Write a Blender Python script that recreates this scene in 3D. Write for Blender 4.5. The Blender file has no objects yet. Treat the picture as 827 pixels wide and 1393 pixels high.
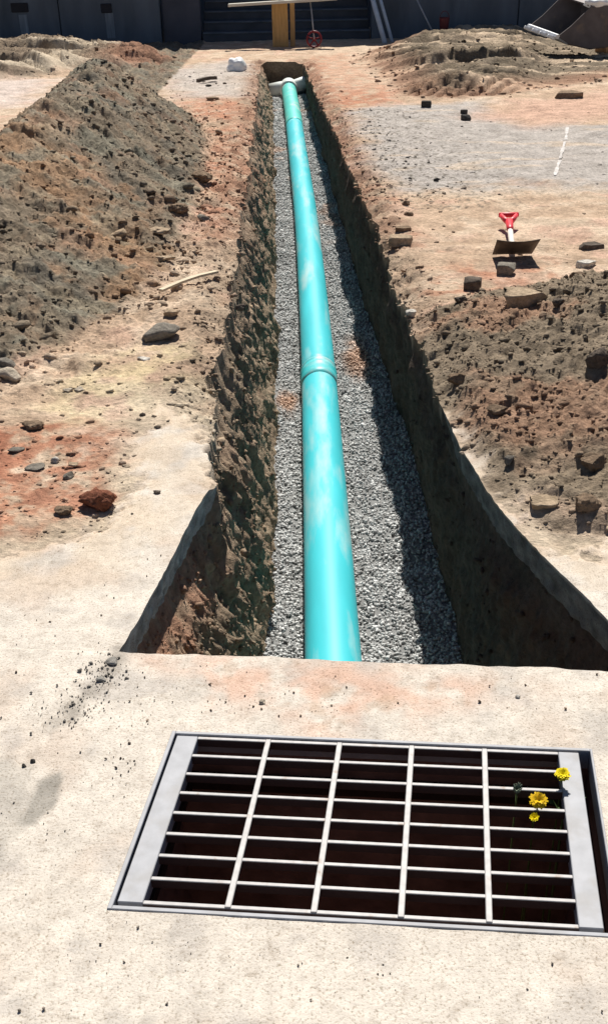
import bpy, math, random
import numpy as np
from mathutils import Vector, Matrix

# ------------------------------------------------------------------ camera, sky, sun, exposure
SC = bpy.context.scene
COL = SC.collection
F = 1400.0
PIT = math.atan(767 / F)
ROL = math.atan(.0198)
CH = 1.55
cp, sp = math.cos(PIT), math.sin(PIT)
FW = np.array([0, cp, -sp]); U0 = np.array([0, sp, cp]); X0 = np.array([1., 0, 0])
RT = math.cos(ROL) * X0 - math.sin(ROL) * U0
UP = math.cos(ROL) * U0 + math.sin(ROL) * X0

cam = bpy.data.cameras.new('camera')
cam.sensor_fit = 'VERTICAL'
cam.sensor_height = 36.0
cam.lens = 36.0 * F / 1393.0
cam.clip_start = .05
cam.clip_end = 500
camo = bpy.data.objects.new('camera', cam)
COL.objects.link(camo)
m = Matrix.Identity(4)
for i in range(3):
    m[i][0] = RT[i]; m[i][1] = UP[i]; m[i][2] = -FW[i]
m[2][3] = CH
camo.matrix_world = m
SC.camera = camo

SUN_EL, SUN_AZ = math.radians(53), math.radians(7)     # azimuth from +y towards +x
w = bpy.data.worlds.new('World'); SC.world = w; w.use_nodes = True
nt = w.node_tree
sky = nt.nodes.new('ShaderNodeTexSky'); sky.sky_type = 'NISHITA'; sky.sun_disc = False
sky.air_density = .7; sky.dust_density = .4; sky.sun_elevation = SUN_EL; sky.sun_rotation = SUN_AZ
bg = nt.nodes['Background']; bg.inputs[1].default_value = .05
nt.links.new(sky.outputs[0], bg.inputs[0])
sl = bpy.data.lights.new('sun', 'SUN'); sl.energy = 5.0; sl.angle = math.radians(.5); sl.color = (1, .955, .88)
so = bpy.data.objects.new('sun', sl); COL.objects.link(so)
sd = Vector((math.sin(SUN_AZ) * math.cos(SUN_EL), math.cos(SUN_AZ) * math.cos(SUN_EL), math.sin(SUN_EL)))
so.rotation_euler = sd.to_track_quat('Z', 'Y').to_euler()
so.location = (3, 8, 12)
SC.view_settings.view_transform = 'Standard'
SC.view_settings.look = 'None'
SC.view_settings.gamma = 1
SC.view_settings.exposure = 0.48
SC.view_settings.use_curve_mapping = False

# ------------------------------------------------------------------ helpers
rng = np.random.default_rng(7)
random.seed(7)

def gp(px, py, z=0.):
    """the point at height z that the photograph shows at pixel px, py"""
    r = FW * F + RT * (px - 413.5) - UP * (py - 696.5)
    t = (z - CH) / r[2]
    return float(t * r[0]), float(t * r[1])

def pxm(px, py, z=0.):
    x, y = gp(px, py, z)
    return F / (y * cp + (CH - z) * sp)          # photo pixels per metre there

_P = rng.permutation(4096).astype(np.int64)
_G = rng.normal(size=(4096, 3)); _G /= np.linalg.norm(_G, axis=1)[:, None]
_V = rng.random(4096)

def _h3(i, j, k):
    return _P[(_P[(_P[i & 4095] + j) & 4095] + k) & 4095]

def noise3(x, y, z):
    xi, yi, zi = np.floor(x).astype(np.int64), np.floor(y).astype(np.int64), np.floor(z).astype(np.int64)
    fx, fy, fz = x - xi, y - yi, z - zi
    u, v, q = [t * t * t * (t * (t * 6 - 15) + 10) for t in (fx, fy, fz)]
    def g(a, b, c):
        h = _G[_h3(xi + a, yi + b, zi + c)]
        return h[..., 0] * (fx - a) + h[..., 1] * (fy - b) + h[..., 2] * (fz - c)
    def L(a, b, t): return a + (b - a) * t
    return L(L(L(g(0,0,0), g(1,0,0), u), L(g(0,1,0), g(1,1,0), u), v),
             L(L(g(0,0,1), g(1,0,1), u), L(g(0,1,1), g(1,1,1), u), v), q) * 1.5

def noise2(x, y):
    xi, yi = np.floor(x).astype(np.int64), np.floor(y).astype(np.int64)
    fx, fy = x - xi, y - yi
    u, v = [t * t * t * (t * (t * 6 - 15) + 10) for t in (fx, fy)]
    def g(a, b):
        h = _G[_h3(xi + a, yi + b, 7)]
        return h[..., 0] * (fx - a) + h[..., 1] * (fy - b)
    a = g(0,0) + (g(1,0) - g(0,0)) * u
    b = g(0,1) + (g(1,1) - g(0,1)) * u
    return (a + (b - a) * v) * 1.7

def fbm(x, y, s, o=4, off=0.):
    r = 0; a = 1.; x = x * s + off; y = y * s + off * 1.7
    for _ in range(o):
        r = r + a * noise2(x, y); a *= .5; x = x * 2.03 + 11.3; y = y * 2.03 + 5.1
    return r

def billow(x, y, s, o=3, off=0.):
    r = 0; a = 1.; x = x * s + off; y = y * s + off * 1.7
    for _ in range(o):
        r = r + a * np.abs(noise2(x, y)); a *= .5; x = x * 2.1 + 3.3; y = y * 2.1 + 9.1
    return r

def worley(x, y, s, off=0):
    """distance to the nearest lump centre, and a number for that lump"""
    x = x * s + off; y = y * s + off
    xi, yi = np.floor(x).astype(np.int64), np.floor(y).astype(np.int64)
    best = np.full(x.shape, 9.); bid = np.zeros(x.shape)
    for a in (-1, 0, 1):
        for b in (-1, 0, 1):
            h = _h3(xi + a, yi + b, 3)
            d = (xi + a + _V[h] - x) ** 2 + (yi + b + _V[(h + 1711) & 4095] - y) ** 2
            mk = d < best
            best = np.where(mk, d, best); bid = np.where(mk, _V[(h + 977) & 4095], bid)
    return np.sqrt(best), bid

def sstep(a, b, t):
    t = np.clip((t - a) / (b - a), 0, 1)
    return t * t * (3 - 2 * t)

def sdf(poly, x, y):
    """signed distance to a polygon on the ground, positive inside"""
    d = np.full(x.shape, 1e9); ins = np.zeros(x.shape, bool)
    n = len(poly)
    for i in range(n):
        ax, ay = poly[i]; bx, by = poly[(i + 1) % n]
        ex, ey = bx - ax, by - ay
        t = np.clip(((x - ax) * ex + (y - ay) * ey) / (ex * ex + ey * ey + 1e-12), 0, 1)
        d = np.minimum(d, (x - ax - ex * t) ** 2 + (y - ay - ey * t) ** 2)
        c = (ay > y) != (by > y)
        xx = ax + (y - ay) / (by - ay + 1e-12) * ex
        ins ^= c & (x < xx)
    d = np.sqrt(d)
    return np.where(ins, d, -d)

def gpoly(pts): return [gp(*p) for p in pts]

def mesh_obj(name, verts, faces, mat=None, parent=None, smooth=True, cols=None, loc=None):
    me = bpy.data.meshes.new(name)
    if isinstance(faces, np.ndarray):
        nf, k = faces.shape
        me.vertices.add(len(verts)); me.loops.add(nf * k); me.polygons.add(nf)
        me.vertices.foreach_set('co', np.asarray(verts, np.float32).ravel())
        me.loops.foreach_set('vertex_index', faces.astype(np.int32).ravel())
        me.polygons.foreach_set('loop_start', np.arange(0, nf * k, k, dtype=np.int32))
        me.update(calc_edges=True)
    else:
        me.from_pydata([tuple(map(float, v)) for v in verts], [], faces)
        me.update()
    if smooth: me.polygons.foreach_set('use_smooth', np.ones(len(me.polygons), bool))
    if cols is not None:
        at = me.color_attributes.new('Col', 'FLOAT_COLOR', 'POINT')
        c = np.ones((len(verts), 4), np.float32); c[:, :3] = cols
        at.data.foreach_set('color', c.ravel())
    if mat: me.materials.append(mat)
    o = bpy.data.objects.new(name, me); COL.objects.link(o)
    if parent: o.parent = parent
    if loc is not None: o.location = loc
    return o

def empty(name, loc=(0, 0, 0), rz=0):
    o = bpy.data.objects.new(name, None); COL.objects.link(o)
    o.location = loc; o.rotation_euler = (0, 0, rz); o.empty_display_size = .1
    return o

def tag(o, label, cat, group=None):
    o['label'] = label; o['category'] = cat
    if group: o['group'] = group
    return o

def kind(o, k):
    o['kind'] = k
    return o

class MB:
    """collects simple shapes into one mesh"""
    def __init__(s): s.v = []; s.f = []
    def add(s, v, f):
        n = len(s.v); s.v += [tuple(map(float, p)) for p in v]; s.f += [tuple(i + n for i in q) for q in f]
    def hexa(s, p):
        s.add(p, [(0,3,2,1), (4,5,6,7), (0,1,5,4), (1,2,6,5), (2,3,7,6), (3,0,4,7)])
    def box(s, c, d, R=None, bev=0.):
        hx, hy, hz = d[0]/2, d[1]/2, d[2]/2
        if bev > 0:
            b = min(bev, hx*.9, hy*.9, hz*.9)
            pts = []
            for sx in (-1,1):
                for sy in (-1,1):
                    for sz in (-1,1):
                        pts += [(sx*hx, sy*(hy-b), sz*(hz-b)), (sx*(hx-b), sy*hy, sz*(hz-b)), (sx*(hx-b), sy*(hy-b), sz*hz)]
            v, f = hull(np.array(pts))
        else:
            v = np.array([(-hx,-hy,-hz),(hx,-hy,-hz),(hx,hy,-hz),(-hx,hy,-hz),(-hx,-hy,hz),(hx,-hy,hz),(hx,hy,hz),(-hx,hy,hz)])
            f = [(0,3,2,1), (4,5,6,7), (0,1,5,4), (1,2,6,5), (2,3,7,6), (3,0,4,7)]
        v = np.array(v)
        if R is not None: v = v @ np.array(R).T
        s.add(v + np.array(c), f)
    def tube(s, pts, rad, n=12, cap=True):
        pts = [np.array(p, float) for p in pts]
        rads = rad if hasattr(rad, '__len__') else [rad] * len(pts)
        rings = []
        for i, p in enumerate(pts):
            t = pts[min(i+1, len(pts)-1)] - pts[max(i-1, 0)]
            t /= np.linalg.norm(t)
            a = np.array([0, 0, 1.]) if abs(t[2]) < .9 else np.array([1., 0, 0])
            u = np.cross(a, t); u /= np.linalg.norm(u); v = np.cross(t, u)
            rings.append([p + rads[i] * (math.cos(k*2*math.pi/n) * u + math.sin(k*2*math.pi/n) * v) for k in range(n)])
        v = [q for r in rings for q in r]; f = []
        for i in range(len(pts)-1):
            for k in range(n):
                f.append((i*n+k, i*n+(k+1) % n, (i+1)*n+(k+1) % n, (i+1)*n+k))
        if cap:
            f.append(tuple(range(n))[::-1]); f.append(tuple((len(pts)-1)*n+k for k in range(n)))
        s.add(v, f)
    def build(s, name, mat, parent=None, smooth=False, loc=None):
        o = mesh_obj(name, s.v, s.f, mat, parent, smooth, None, loc)
        return o

import bmesh
def hull(p):
    bm = bmesh.new()
    for q in p: bm.verts.new(q)
    r = bmesh.ops.convex_hull(bm, input=bm.verts)
    bmesh.ops.delete(bm, geom=[v for v in bm.verts if not v.link_faces], context='VERTS')
    bm.verts.index_update()
    v = [tuple(q.co) for q in bm.verts]; f = [tuple(x.index for x in fc.verts) for fc in bm.faces]
    bm.free()
    return v, f

def ico(sub):
    bm = bmesh.new(); bmesh.ops.create_icosphere(bm, subdivisions=sub, radius=1)
    v = np.array([q.co[:] for q in bm.verts]); f = np.array([[x.index for x in fc.verts] for fc in bm.faces])
    bm.free()
    return v, f

# ------------------------------------------------------------------ materials
def mat(name):
    mm = bpy.data.materials.new(name); mm.use_nodes = True
    n = mm.node_tree.nodes; l = mm.node_tree.links
    return mm, n, l, n['Principled BSDF']

def N(n, t, **k):
    q = n.new(t)
    for a, b in k.items():
        if a.startswith('i_'): q.inputs[int(a[2:]) if a[2:].isdigit() else a[2:].replace('_', ' ')].default_value = b
        else: setattr(q, a, b)
    return q

def ramp(n, stops):
    r = n.new('ShaderNodeValToRGB'); e = r.color_ramp.elements
    while len(e) < len(stops): e.new(.5)
    for q, (p, c) in zip(e, stops): q.position = p; q.color = (*c, 1) if len(c) == 3 else c
    return r

def earth_mat(name, fine, bump, dist, amp=.35, speck=0., rough=.95):
    """base colour from the Col attribute, broken up by noise, with fine relief"""
    mm, n, l, b = mat(name)
    b.inputs['Roughness'].default_value = rough
    b.inputs['Specular IOR Level'].default_value = .15
    a = N(n, 'ShaderNodeVertexColor', layer_name='Col')
    tc = n.new('ShaderNodeTexCoord')
    n1 = N(n, 'ShaderNodeTexNoise'); n1.inputs['Scale'].default_value = fine; n1.inputs['Detail'].default_value = 7; n1.inputs['Roughness'].default_value = .7
    l.new(tc.outputs['Object'], n1.inputs['Vector'])
    n2 = N(n, 'ShaderNodeTexNoise'); n2.inputs['Scale'].default_value = fine * .16; n2.inputs['Detail'].default_value = 5
    l.new(tc.outputs['Object'], n2.inputs['Vector'])
    r1 = ramp(n, [(.3, (1 - amp,) * 3), (.7, (1 + amp,) * 3)]); l.new(n1.outputs['Fac'], r1.inputs[0])
    r2 = ramp(n, [(.3, (1 - amp * .6, 1 - amp * .62, 1 - amp * .66)), (.7, (1 + amp * .5, 1 + amp * .5, 1 + amp * .5))]); l.new(n2.outputs['Fac'], r2.inputs[0])
    m1 = N(n, 'ShaderNodeMix', data_type='RGBA', blend_type='MULTIPLY'); m1.inputs[0].default_value = 1
    l.new(a.outputs['Color'], m1.inputs[6]); l.new(r1.outputs[0], m1.inputs[7])
    m2 = N(n, 'ShaderNodeMix', data_type='RGBA', blend_type='MULTIPLY'); m2.inputs[0].default_value = 1
    l.new(m1.outputs[2], m2.inputs[6]); l.new(r2.outputs[0], m2.inputs[7])
    out = m2
    if speck:
        v = N(n, 'ShaderNodeTexNoise'); v.inputs['Scale'].default_value = 75; v.inputs['Detail'].default_value = 2; v.inputs['Roughness'].default_value = .6
        l.new(tc.outputs['Object'], v.inputs['Vector'])
        r3 = ramp(n, [(.66, (0, 0, 0)), (.74, (speck,) * 3)]); l.new(v.outputs['Fac'], r3.inputs[0])
        m3 = N(n, 'ShaderNodeMix', data_type='RGBA'); l.new(r3.outputs[0], m3.inputs[0])
        l.new(m2.outputs[2], m3.inputs[6]); m3.inputs[7].default_value = (.2, .165, .12, 1)
        out = m3
    hgt_src = n1.outputs['Fac']
    if speck:
        v2 = N(n, 'ShaderNodeTexNoise'); v2.inputs['Scale'].default_value = 190; v2.inputs['Detail'].default_value = 3; v2.inputs['Roughness'].default_value = .65
        l.new(tc.outputs['Object'], v2.inputs['Vector'])
        r4 = ramp(n, [(.34, (.62, .58, .53)), (.46, (1, 1, 1)), (.6, (1, 1, 1)), (.72, (1.14, 1.14, 1.16))]); l.new(v2.outputs['Fac'], r4.inputs[0])
        m4 = N(n, 'ShaderNodeMix', data_type='RGBA', blend_type='MULTIPLY'); m4.inputs[0].default_value = 1
        l.new(out.outputs[2], m4.inputs[6]); l.new(r4.outputs[0], m4.inputs[7])
        v3 = N(n, 'ShaderNodeTexNoise'); v3.inputs['Scale'].default_value = 24; v3.inputs['Detail'].default_value = 8; v3.inputs['Roughness'].default_value = .75
        l.new(tc.outputs['Object'], v3.inputs['Vector'])
        r5 = ramp(n, [(.32, (.74, .71, .68)), (.46, (1, 1, 1)), (.66, (1.06, 1.06, 1.06))]); l.new(v3.outputs['Fac'], r5.inputs[0])
        m5 = N(n, 'ShaderNodeMix', data_type='RGBA', blend_type='MULTIPLY'); m5.inputs[0].default_value = 1
        l.new(m4.outputs[2], m5.inputs[6]); l.new(r5.outputs[0], m5.inputs[7])
        out = m5
        ad = N(n, 'ShaderNodeMath', operation='ADD'); l.new(v2.outputs['Fac'], ad.inputs[0]); l.new(n1.outputs['Fac'], ad.inputs[1]); hgt_src = ad.outputs[0]
    l.new(out.outputs[2], b.inputs['Base Color'])
    bn = N(n, 'ShaderNodeBump'); bn.inputs['Strength'].default_value = bump; bn.inputs['Distance'].default_value = dist
    l.new(hgt_src, bn.inputs['Height']); l.new(bn.outputs[0], b.inputs['Normal'])
    return mm

M_SOIL = earth_mat('soil', 38, 1., .02, .38)
M_CONC = earth_mat('old_concrete', 60, .42, .005, .12, .6)
M_GRAV = earth_mat('crushed_stone', 60, .5, .004, .25)

def simple(name, col, rough=.6, metal=0., var=.15, scale=12., bump=.2, dist=.002, spec=.3, dirt=None, dirt_lo=.55, dirt_hi=.7, dscale=4., stretch=None):
    mm, n, l, b = mat(name)
    b.inputs['Roughness'].default_value = rough; b.inputs['Metallic'].default_value = metal
    b.inputs['Specular IOR Level'].default_value = spec
    tc = n.new('ShaderNodeTexCoord'); src = tc.outputs['Object']
    if stretch:
        mp = N(n, 'ShaderNodeMapping'); mp.inputs['Scale'].default_value = stretch; l.new(src, mp.inputs[0]); src = mp.outputs[0]
    n1 = N(n, 'ShaderNodeTexNoise'); n1.inputs['Scale'].default_value = scale; n1.inputs['Detail'].default_value = 6
    l.new(src, n1.inputs['Vector'])
    lo = tuple(c * (1 - var) for c in col); hi = tuple(min(c * (1 + var), 1) for c in col)
    r = ramp(n, [(.3, lo), (.7, hi)]); l.new(n1.outputs['Fac'], r.inputs[0])
    out = r.outputs[0]
    if dirt:
        n2 = N(n, 'ShaderNodeTexNoise'); n2.inputs['Scale'].default_value = dscale; n2.inputs['Detail'].default_value = 5; n2.inputs['Roughness'].default_value = .6
        l.new(src, n2.inputs['Vector'])
        r2 = ramp(n, [(dirt_lo, (0, 0, 0)), (dirt_hi, (1, 1, 1))]); l.new(n2.outputs['Fac'], r2.inputs[0])
        mx = N(n, 'ShaderNodeMix', data_type='RGBA'); l.new(r2.outputs[0], mx.inputs[0]); l.new(out, mx.inputs[6]); mx.inputs[7].default_value = (*dirt, 1)
        out = mx.outputs[2]
    l.new(out, b.inputs['Base Color'])
    bn = N(n, 'ShaderNodeBump'); bn.inputs['Strength'].default_value = bump; bn.inputs['Distance'].default_value = dist
    l.new(n1.outputs['Fac'], bn.inputs['Height']); l.new(bn.outputs[0], b.inputs['Normal'])
    return mm

# ------------------------------------------------------------------ the trench in plan
TEND = 17.5
def line(pts, z=None):
    w_ = []
    for px, py in pts:
        zz = 0.
        if z is not None:
            for _ in range(12):
                zz = float(z(gp(px, py, zz)[1]))
        w_.append(gp(px, py, zz))
    w_.sort(key=lambda p: p[1])
    ys = np.array([p[1] for p in w_]); xs = np.array([p[0] for p in w_])
    return lambda y: np.interp(y, ys, xs)

# pipe centre line
PIPE_PX = [(452.5, 895, -.816), (449, 800, -.815), (441, 650, -.81), (432.5, 490, -.80), (424, 380, -.745), (417, 300, -.67), (410.6, 250, -.61), (404.5, 205, -.53), (399, 158, -.44), (391, 110, -.33)]
PIPE = []
for px, py, z in PIPE_PX:
    x, y = gp(px, py, z); PIPE.append((x, y, z))
PY = np.array([p[1] for p in PIPE]); PX = np.array([p[0] for p in PIPE]); PZ = np.array([p[2] for p in PIPE])
PR = .1075
def zf(y): return np.interp(y, PY, PZ) - .085
lip_l_ = line([(165, 887), (212, 800), (250, 725), (290, 655), (286, 600), (282, 540), (296, 470), (313, 400), (322, 340), (328, 290), (335, 240), (341, 190), (347, 140), (352, 100), (354, 85)])
lip_r_ = line([(827, 830), (760, 770), (722, 735), (672, 680), (630, 615), (600, 550), (580, 485), (552, 410), (533, 360), (505, 290), (482, 235), (458, 180), (437, 135), (422, 105), (413, 84)])
flo_l_ = line([(368, 895), (374, 830), (382, 770), (384, 690), (382, 550), (380, 400), (377, 270), (374, 170), (371, 120)], zf)
flo_r_ = line([(622, 895), (587, 750), (551, 600), (521, 500), (499, 440), (470, 330), (450, 260), (432, 190), (418, 140), (410, 118)], zf)

def lipL(y):
    j = np.where(y < 3.0, .007, .035)
    return lip_l_(y) + j * noise2(y * 3.1, y * 0 + 2.5) + j * .6 * noise2(y * 9.7, y * 0 + 8.5) + j * .3 * noise2(y * 31., y * 0 + 1.5)
def lipR(y):
    j = np.where(y < 3.8, .006, .03)
    return lip_r_(y) + j * noise2(y * 2.9, y * 0 + 12.5) + j * .6 * noise2(y * 9.1, y * 0 + 18.5) + j * .35 * noise2(y * 29., y * 0 + 11.5)

# break line at the near end of the trench
EL, ER = gp(165, 887), gp(827, 912)
def ybrk(x):
    s = (ER[1] - EL[1]) / (ER[0] - EL[0])
    return EL[1] + s * (np.clip(x, -3, 3) - EL[0]) + .007 * noise2(x * 6., x * 0 + 3.3) + .004 * noise2(x * 23., x * 0 + 6.3)
Y0 = EL[1]

# ------------------------------------------------------------------ heights and colours of the ground
RY = np.array([3.6, 4.1, 4.8, 5.6, 6.5, 7.3, 8.3, 9.3, 10.4, 11.1, 11.9, 12.6, 13.2])
RX = np.array([-2.1, -2.1, -2.1, -2.08, -2.0, -1.9, -1.75, -1.85, -1.92, -1.98, -2.05, -2.1, -2.1])
RH = np.array([0, .13, .31, .42, .50, .57, .70, .60, .66, .68, .38, .10, 0])
BY = np.array([3.6, 4.04, 4.74, 5.1, 5.6, 6.8, 8.6, 10, 11, 12, 13.2])
BX = np.array([-1.7, -1.25, -.97, -.80, -.70, -.66, -.72, -.8, -.95, -1.25, -1.7])
RPC = (2.15, 4.1)
TRK = gpoly([(478, 82), (520, 110), (545, 132), (600, 137), (690, 131), (827, 108), (940, 96), (940, 50), (800, 46), (700, 47), (560, 54), (505, 67)])
LTK = gpoly([(-120, 112), (30, 108), (75, 104), (110, 98), (210, 92), (245, 86), (215, 72), (150, 66), (-120, 70)])

def pile_t(x, y):
    rx = np.interp(y, RY, RX); bx = np.interp(y, BY, BX)
    wl = .85
    t = np.where(x > rx, (x - rx) / (bx - rx), (rx - x) / wl)
    return np.clip(1 - t, -1, 1)

def rp_t(x, y):
    d = np.sqrt(((x - RPC[0]) / 1.85) ** 2 + ((y - RPC[1]) / np.where(y > RPC[1], 1.35, 2.3)) ** 2)
    return np.clip(1 - d, -1, 1) - .8 * sstep(2.75, 2.35, y + .05 * noise2(x * 5, y * 5))

CONC_L = gpoly([(300, 660), (296, 620), (262, 560), (215, 552), (196, 600), (172, 660), (150, 705), (95, 738), (10, 752), (-300, 770), (-500, 1000), (0, 1500), (600, 950)])
CONC_R = gpoly([(596, 548), (628, 618), (673, 688), (722, 742), (760, 745), (827, 738), (1000, 740), (1100, 960), (600, 960)])

def concrete_mask(x, y):
    nz = .06 * fbm(x, y, 4, 5, 3.1) + .05 * fbm(x, y, 17, 3, 5.1)
    d = np.maximum(sdf(CONC_L, x, y), sdf(CONC_R, x, y)) + nz
    d = np.where(y < ybrk(x) + .02, 1., d)
    return sstep(-.05, .06, d)

def height(x, y):
    """height of the ground; also how lumpy the dirt is there"""
    pt = pile_t(x, y); pm = sstep(0., .1, pt + .06 * fbm(x, y, 2.5, 3, 9.))
    rx_h = np.interp(y, RY, RH)
    h = rx_h * np.clip(pt, 0, 1) ** 1.0
    h = h - .05 * sstep(.8, 1., pt)
    rt = rp_t(x, y); rm = sstep(0., .12, rt + .07 * fbm(x, y, 2.5, 3, 4.))
    h = h + .42 * np.clip(rt, 0, 1) ** 1.0
    td = sdf(TRK, x, y); tm = sstep(-.1, .9, td)
    ld = sdf(LTK, x, y); lm = sstep(-.1, .5, ld)
    # ruts and ridges, nearly across the view
    v = y + .06 * x + .5 * fbm(x, y, .35, 3, 2.)
    def saw(q):                 # long ridges with a steep face and a long back
        f_ = q - np.floor(q)
        return sstep(0., .07, f_) * (1 - f_) 
    vv = y + .10 * x + 1.1 * fbm(x, y, .28, 3, 2.) + .12 * fbm(x, y, 1.6, 3, 4.)
    rid = .17 * saw(vv * .75) * (.7 + .7 * fbm(x, y, .5, 2, 8.)) + .085 * saw(vv * 2.3 + .4 + .5 * fbm(x, y, .4, 2, 6.))
    h = h + tm * (1 - .85 * sstep(.19, .235, x / np.maximum(y, 1))) * (.02 + .06 * np.clip((y - 12.4) / 4.8, 0, 1) * sstep(5., 3.2, x) + .9 * rid + .05 * (.5 - np.abs(noise2(x * .35 + 3., v * 2.6))) + .03 * (.4 - np.abs(noise2(x * .5 + 9., v * 6.))))
    lug = sstep(.08, .2, td) * sstep(.75, .5, td) * sstep(.9, 1.2, x) * sstep(2.9, 2.4, x) * (y < 14)
    h = h - .06 * lug * sstep(-.1, .3, np.sin((x * .8 - y * .45) * 44.))
    h = h + lm * (.04 + 1.3 * rid + .05 * fbm(x, y, .6, 2, 5.))
    rough = np.maximum(np.maximum(pm, rm), np.maximum(tm, lm) * .75)
    c = concrete_mask(x, y)
    lipd = np.minimum(np.abs(x - lip_l_(y)), np.abs(x - lip_r_(y)))
    lip = sstep(.30, .0, lipd) * (y < TEND + .3) * (1 - c) * (y > ybrk(x))
    base = (1 - c) * (1 - rough)
    strip = sstep(.6, .1, np.abs(x - np.interp(y, BY, BX) - .05)) * (y > 3.8) * (y < 12.5)
    base_r = np.maximum(.16 + .5 * strip, .75 * lip)
    onslab = ((x > 0) & (y < 3.75)) | ((x < 0) & (y < 3.1))
    calm = np.where(onslab, sstep(.015, .10, lipd), 1.)
    soil = np.maximum(rough, base * base_r) * calm
    w1, i1 = worley(x, y, 17., 2); w2, i2 = worley(x, y, 42., 5)
    wx, wy = x + .05 * fbm(x, y, 9, 2, 3.), y + .05 * fbm(x, y, 9, 2, 13.)
    streak = fbm(wx * .86 - wy * .5, (wx * .5 + wy * .86) * 2.0, 2.2, 3, 44.)
    lump = np.clip(.5 - w1, 0, 1) * (i1 > .80) * .05 + np.clip(.5 - w2, 0, 1) * (i2 > .5) * .024
    det = .05 * streak + .022 * (billow(wx, wy, 5., 3, 1.) - .4) + lump + .014 * fbm(wx, wy, 14, 3, 6.) + .013 * fbm(x, y, 34, 3, 7.)
    det = det * (1 - .3 * np.maximum(tm, lm))
    h = h + soil * det * np.clip(.35 + .2 * np.minimum(y, 6) / 2, 0, 1)
    h = h + base * .02 * fbm(x, y, 1.3, 3, 2.) + .0014 * fbm(x, y, 7, 4, 1.) * c
    h = np.where(onslab, h * sstep(-.01, .12, lipd), h)
    h = h - .05 * sstep(.14, 0., lipd) * (1 - c) * ~onslab * (y < TEND + .2) * (y > ybrk(x))
    h = h - .006 * (1 - c) * (1 - rough) * (y > ybrk(x) + .02) * (y < 6)   # dirt next to the slab lies a little lower
    return h, pt, rt, td, ld, c, lip

C = lambda *a: np.array(a, float)
CREAM, GREYC = C(.56, .508, .442), C(.38, .35, .305)
PALE, TAN, PINK, CLAY, RED = C(.60, .475, .355), C(.49, .355, .25), C(.54, .35, .26), C(.43, .20, .12), C(.32, .12, .07)
SPOIL, SPOILG, YEL, ASPH, BRN = C(.225, .18, .13), C(.17, .148, .115), C(.62, .50, .30), C(.41, .375, .345), C(.24, .165, .11)
P_RED = gpoly([(-60, 590), (40, 575), (150, 580), (185, 600), (150, 640), (120, 700), (60, 735), (-60, 760)])
P_YEL = gpoly([(60, 560), (90, 530), (160, 490), (260, 470), (270, 520), (200, 570), (100, 580)])
P_RUST = gpoly([(70, 275), (30, 215), (-80, 190), (-80, 300), (90, 350), (190, 400), (225, 385), (170, 320)])
P_ASP = gpoly([(472, 152), (540, 140), (640, 140), (720, 172), (1000, 162), (1000, 256), (700, 252), (560, 258), (500, 236)])
P_PNK = gpoly([(640, 158), (700, 140), (860, 122), (1000, 130), (830, 160), (720, 172)])
P_CLL = gpoly([(345, 130), (330, 300), (300, 330), (270, 300), (290, 180), (255, 130), (335, 135)])
P_CLR = gpoly([(415, 80), (470, 72), (520, 110), (540, 136), (470, 150), (505, 250), (540, 330), (505, 300), (450, 160)])
P_FL = gpoly([(-120, 150), (30, 145), (70, 108), (-120, 112)])
P_FM = gpoly([(205, 100), (320, 82), (345, 88), (338, 134), (250, 132)])
P_CLR2 = gpoly([(540, 380), (640, 350), (760, 360), (700, 395), (620, 420), (570, 425)])
P_EDGE = gpoly([(190, 895), (420, 900), (640, 910), (720, 925), (640, 975), (420, 990), (300, 950)])
P_STN = gpoly([(54, 1065), (82, 1052), (76, 1090), (45, 1120), (30, 1118)])
P_GRY = gpoly([(-200, 1020), (30, 1030), (50, 1090), (30, 1140), (-10, 1170), (-200, 1190)])

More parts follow.
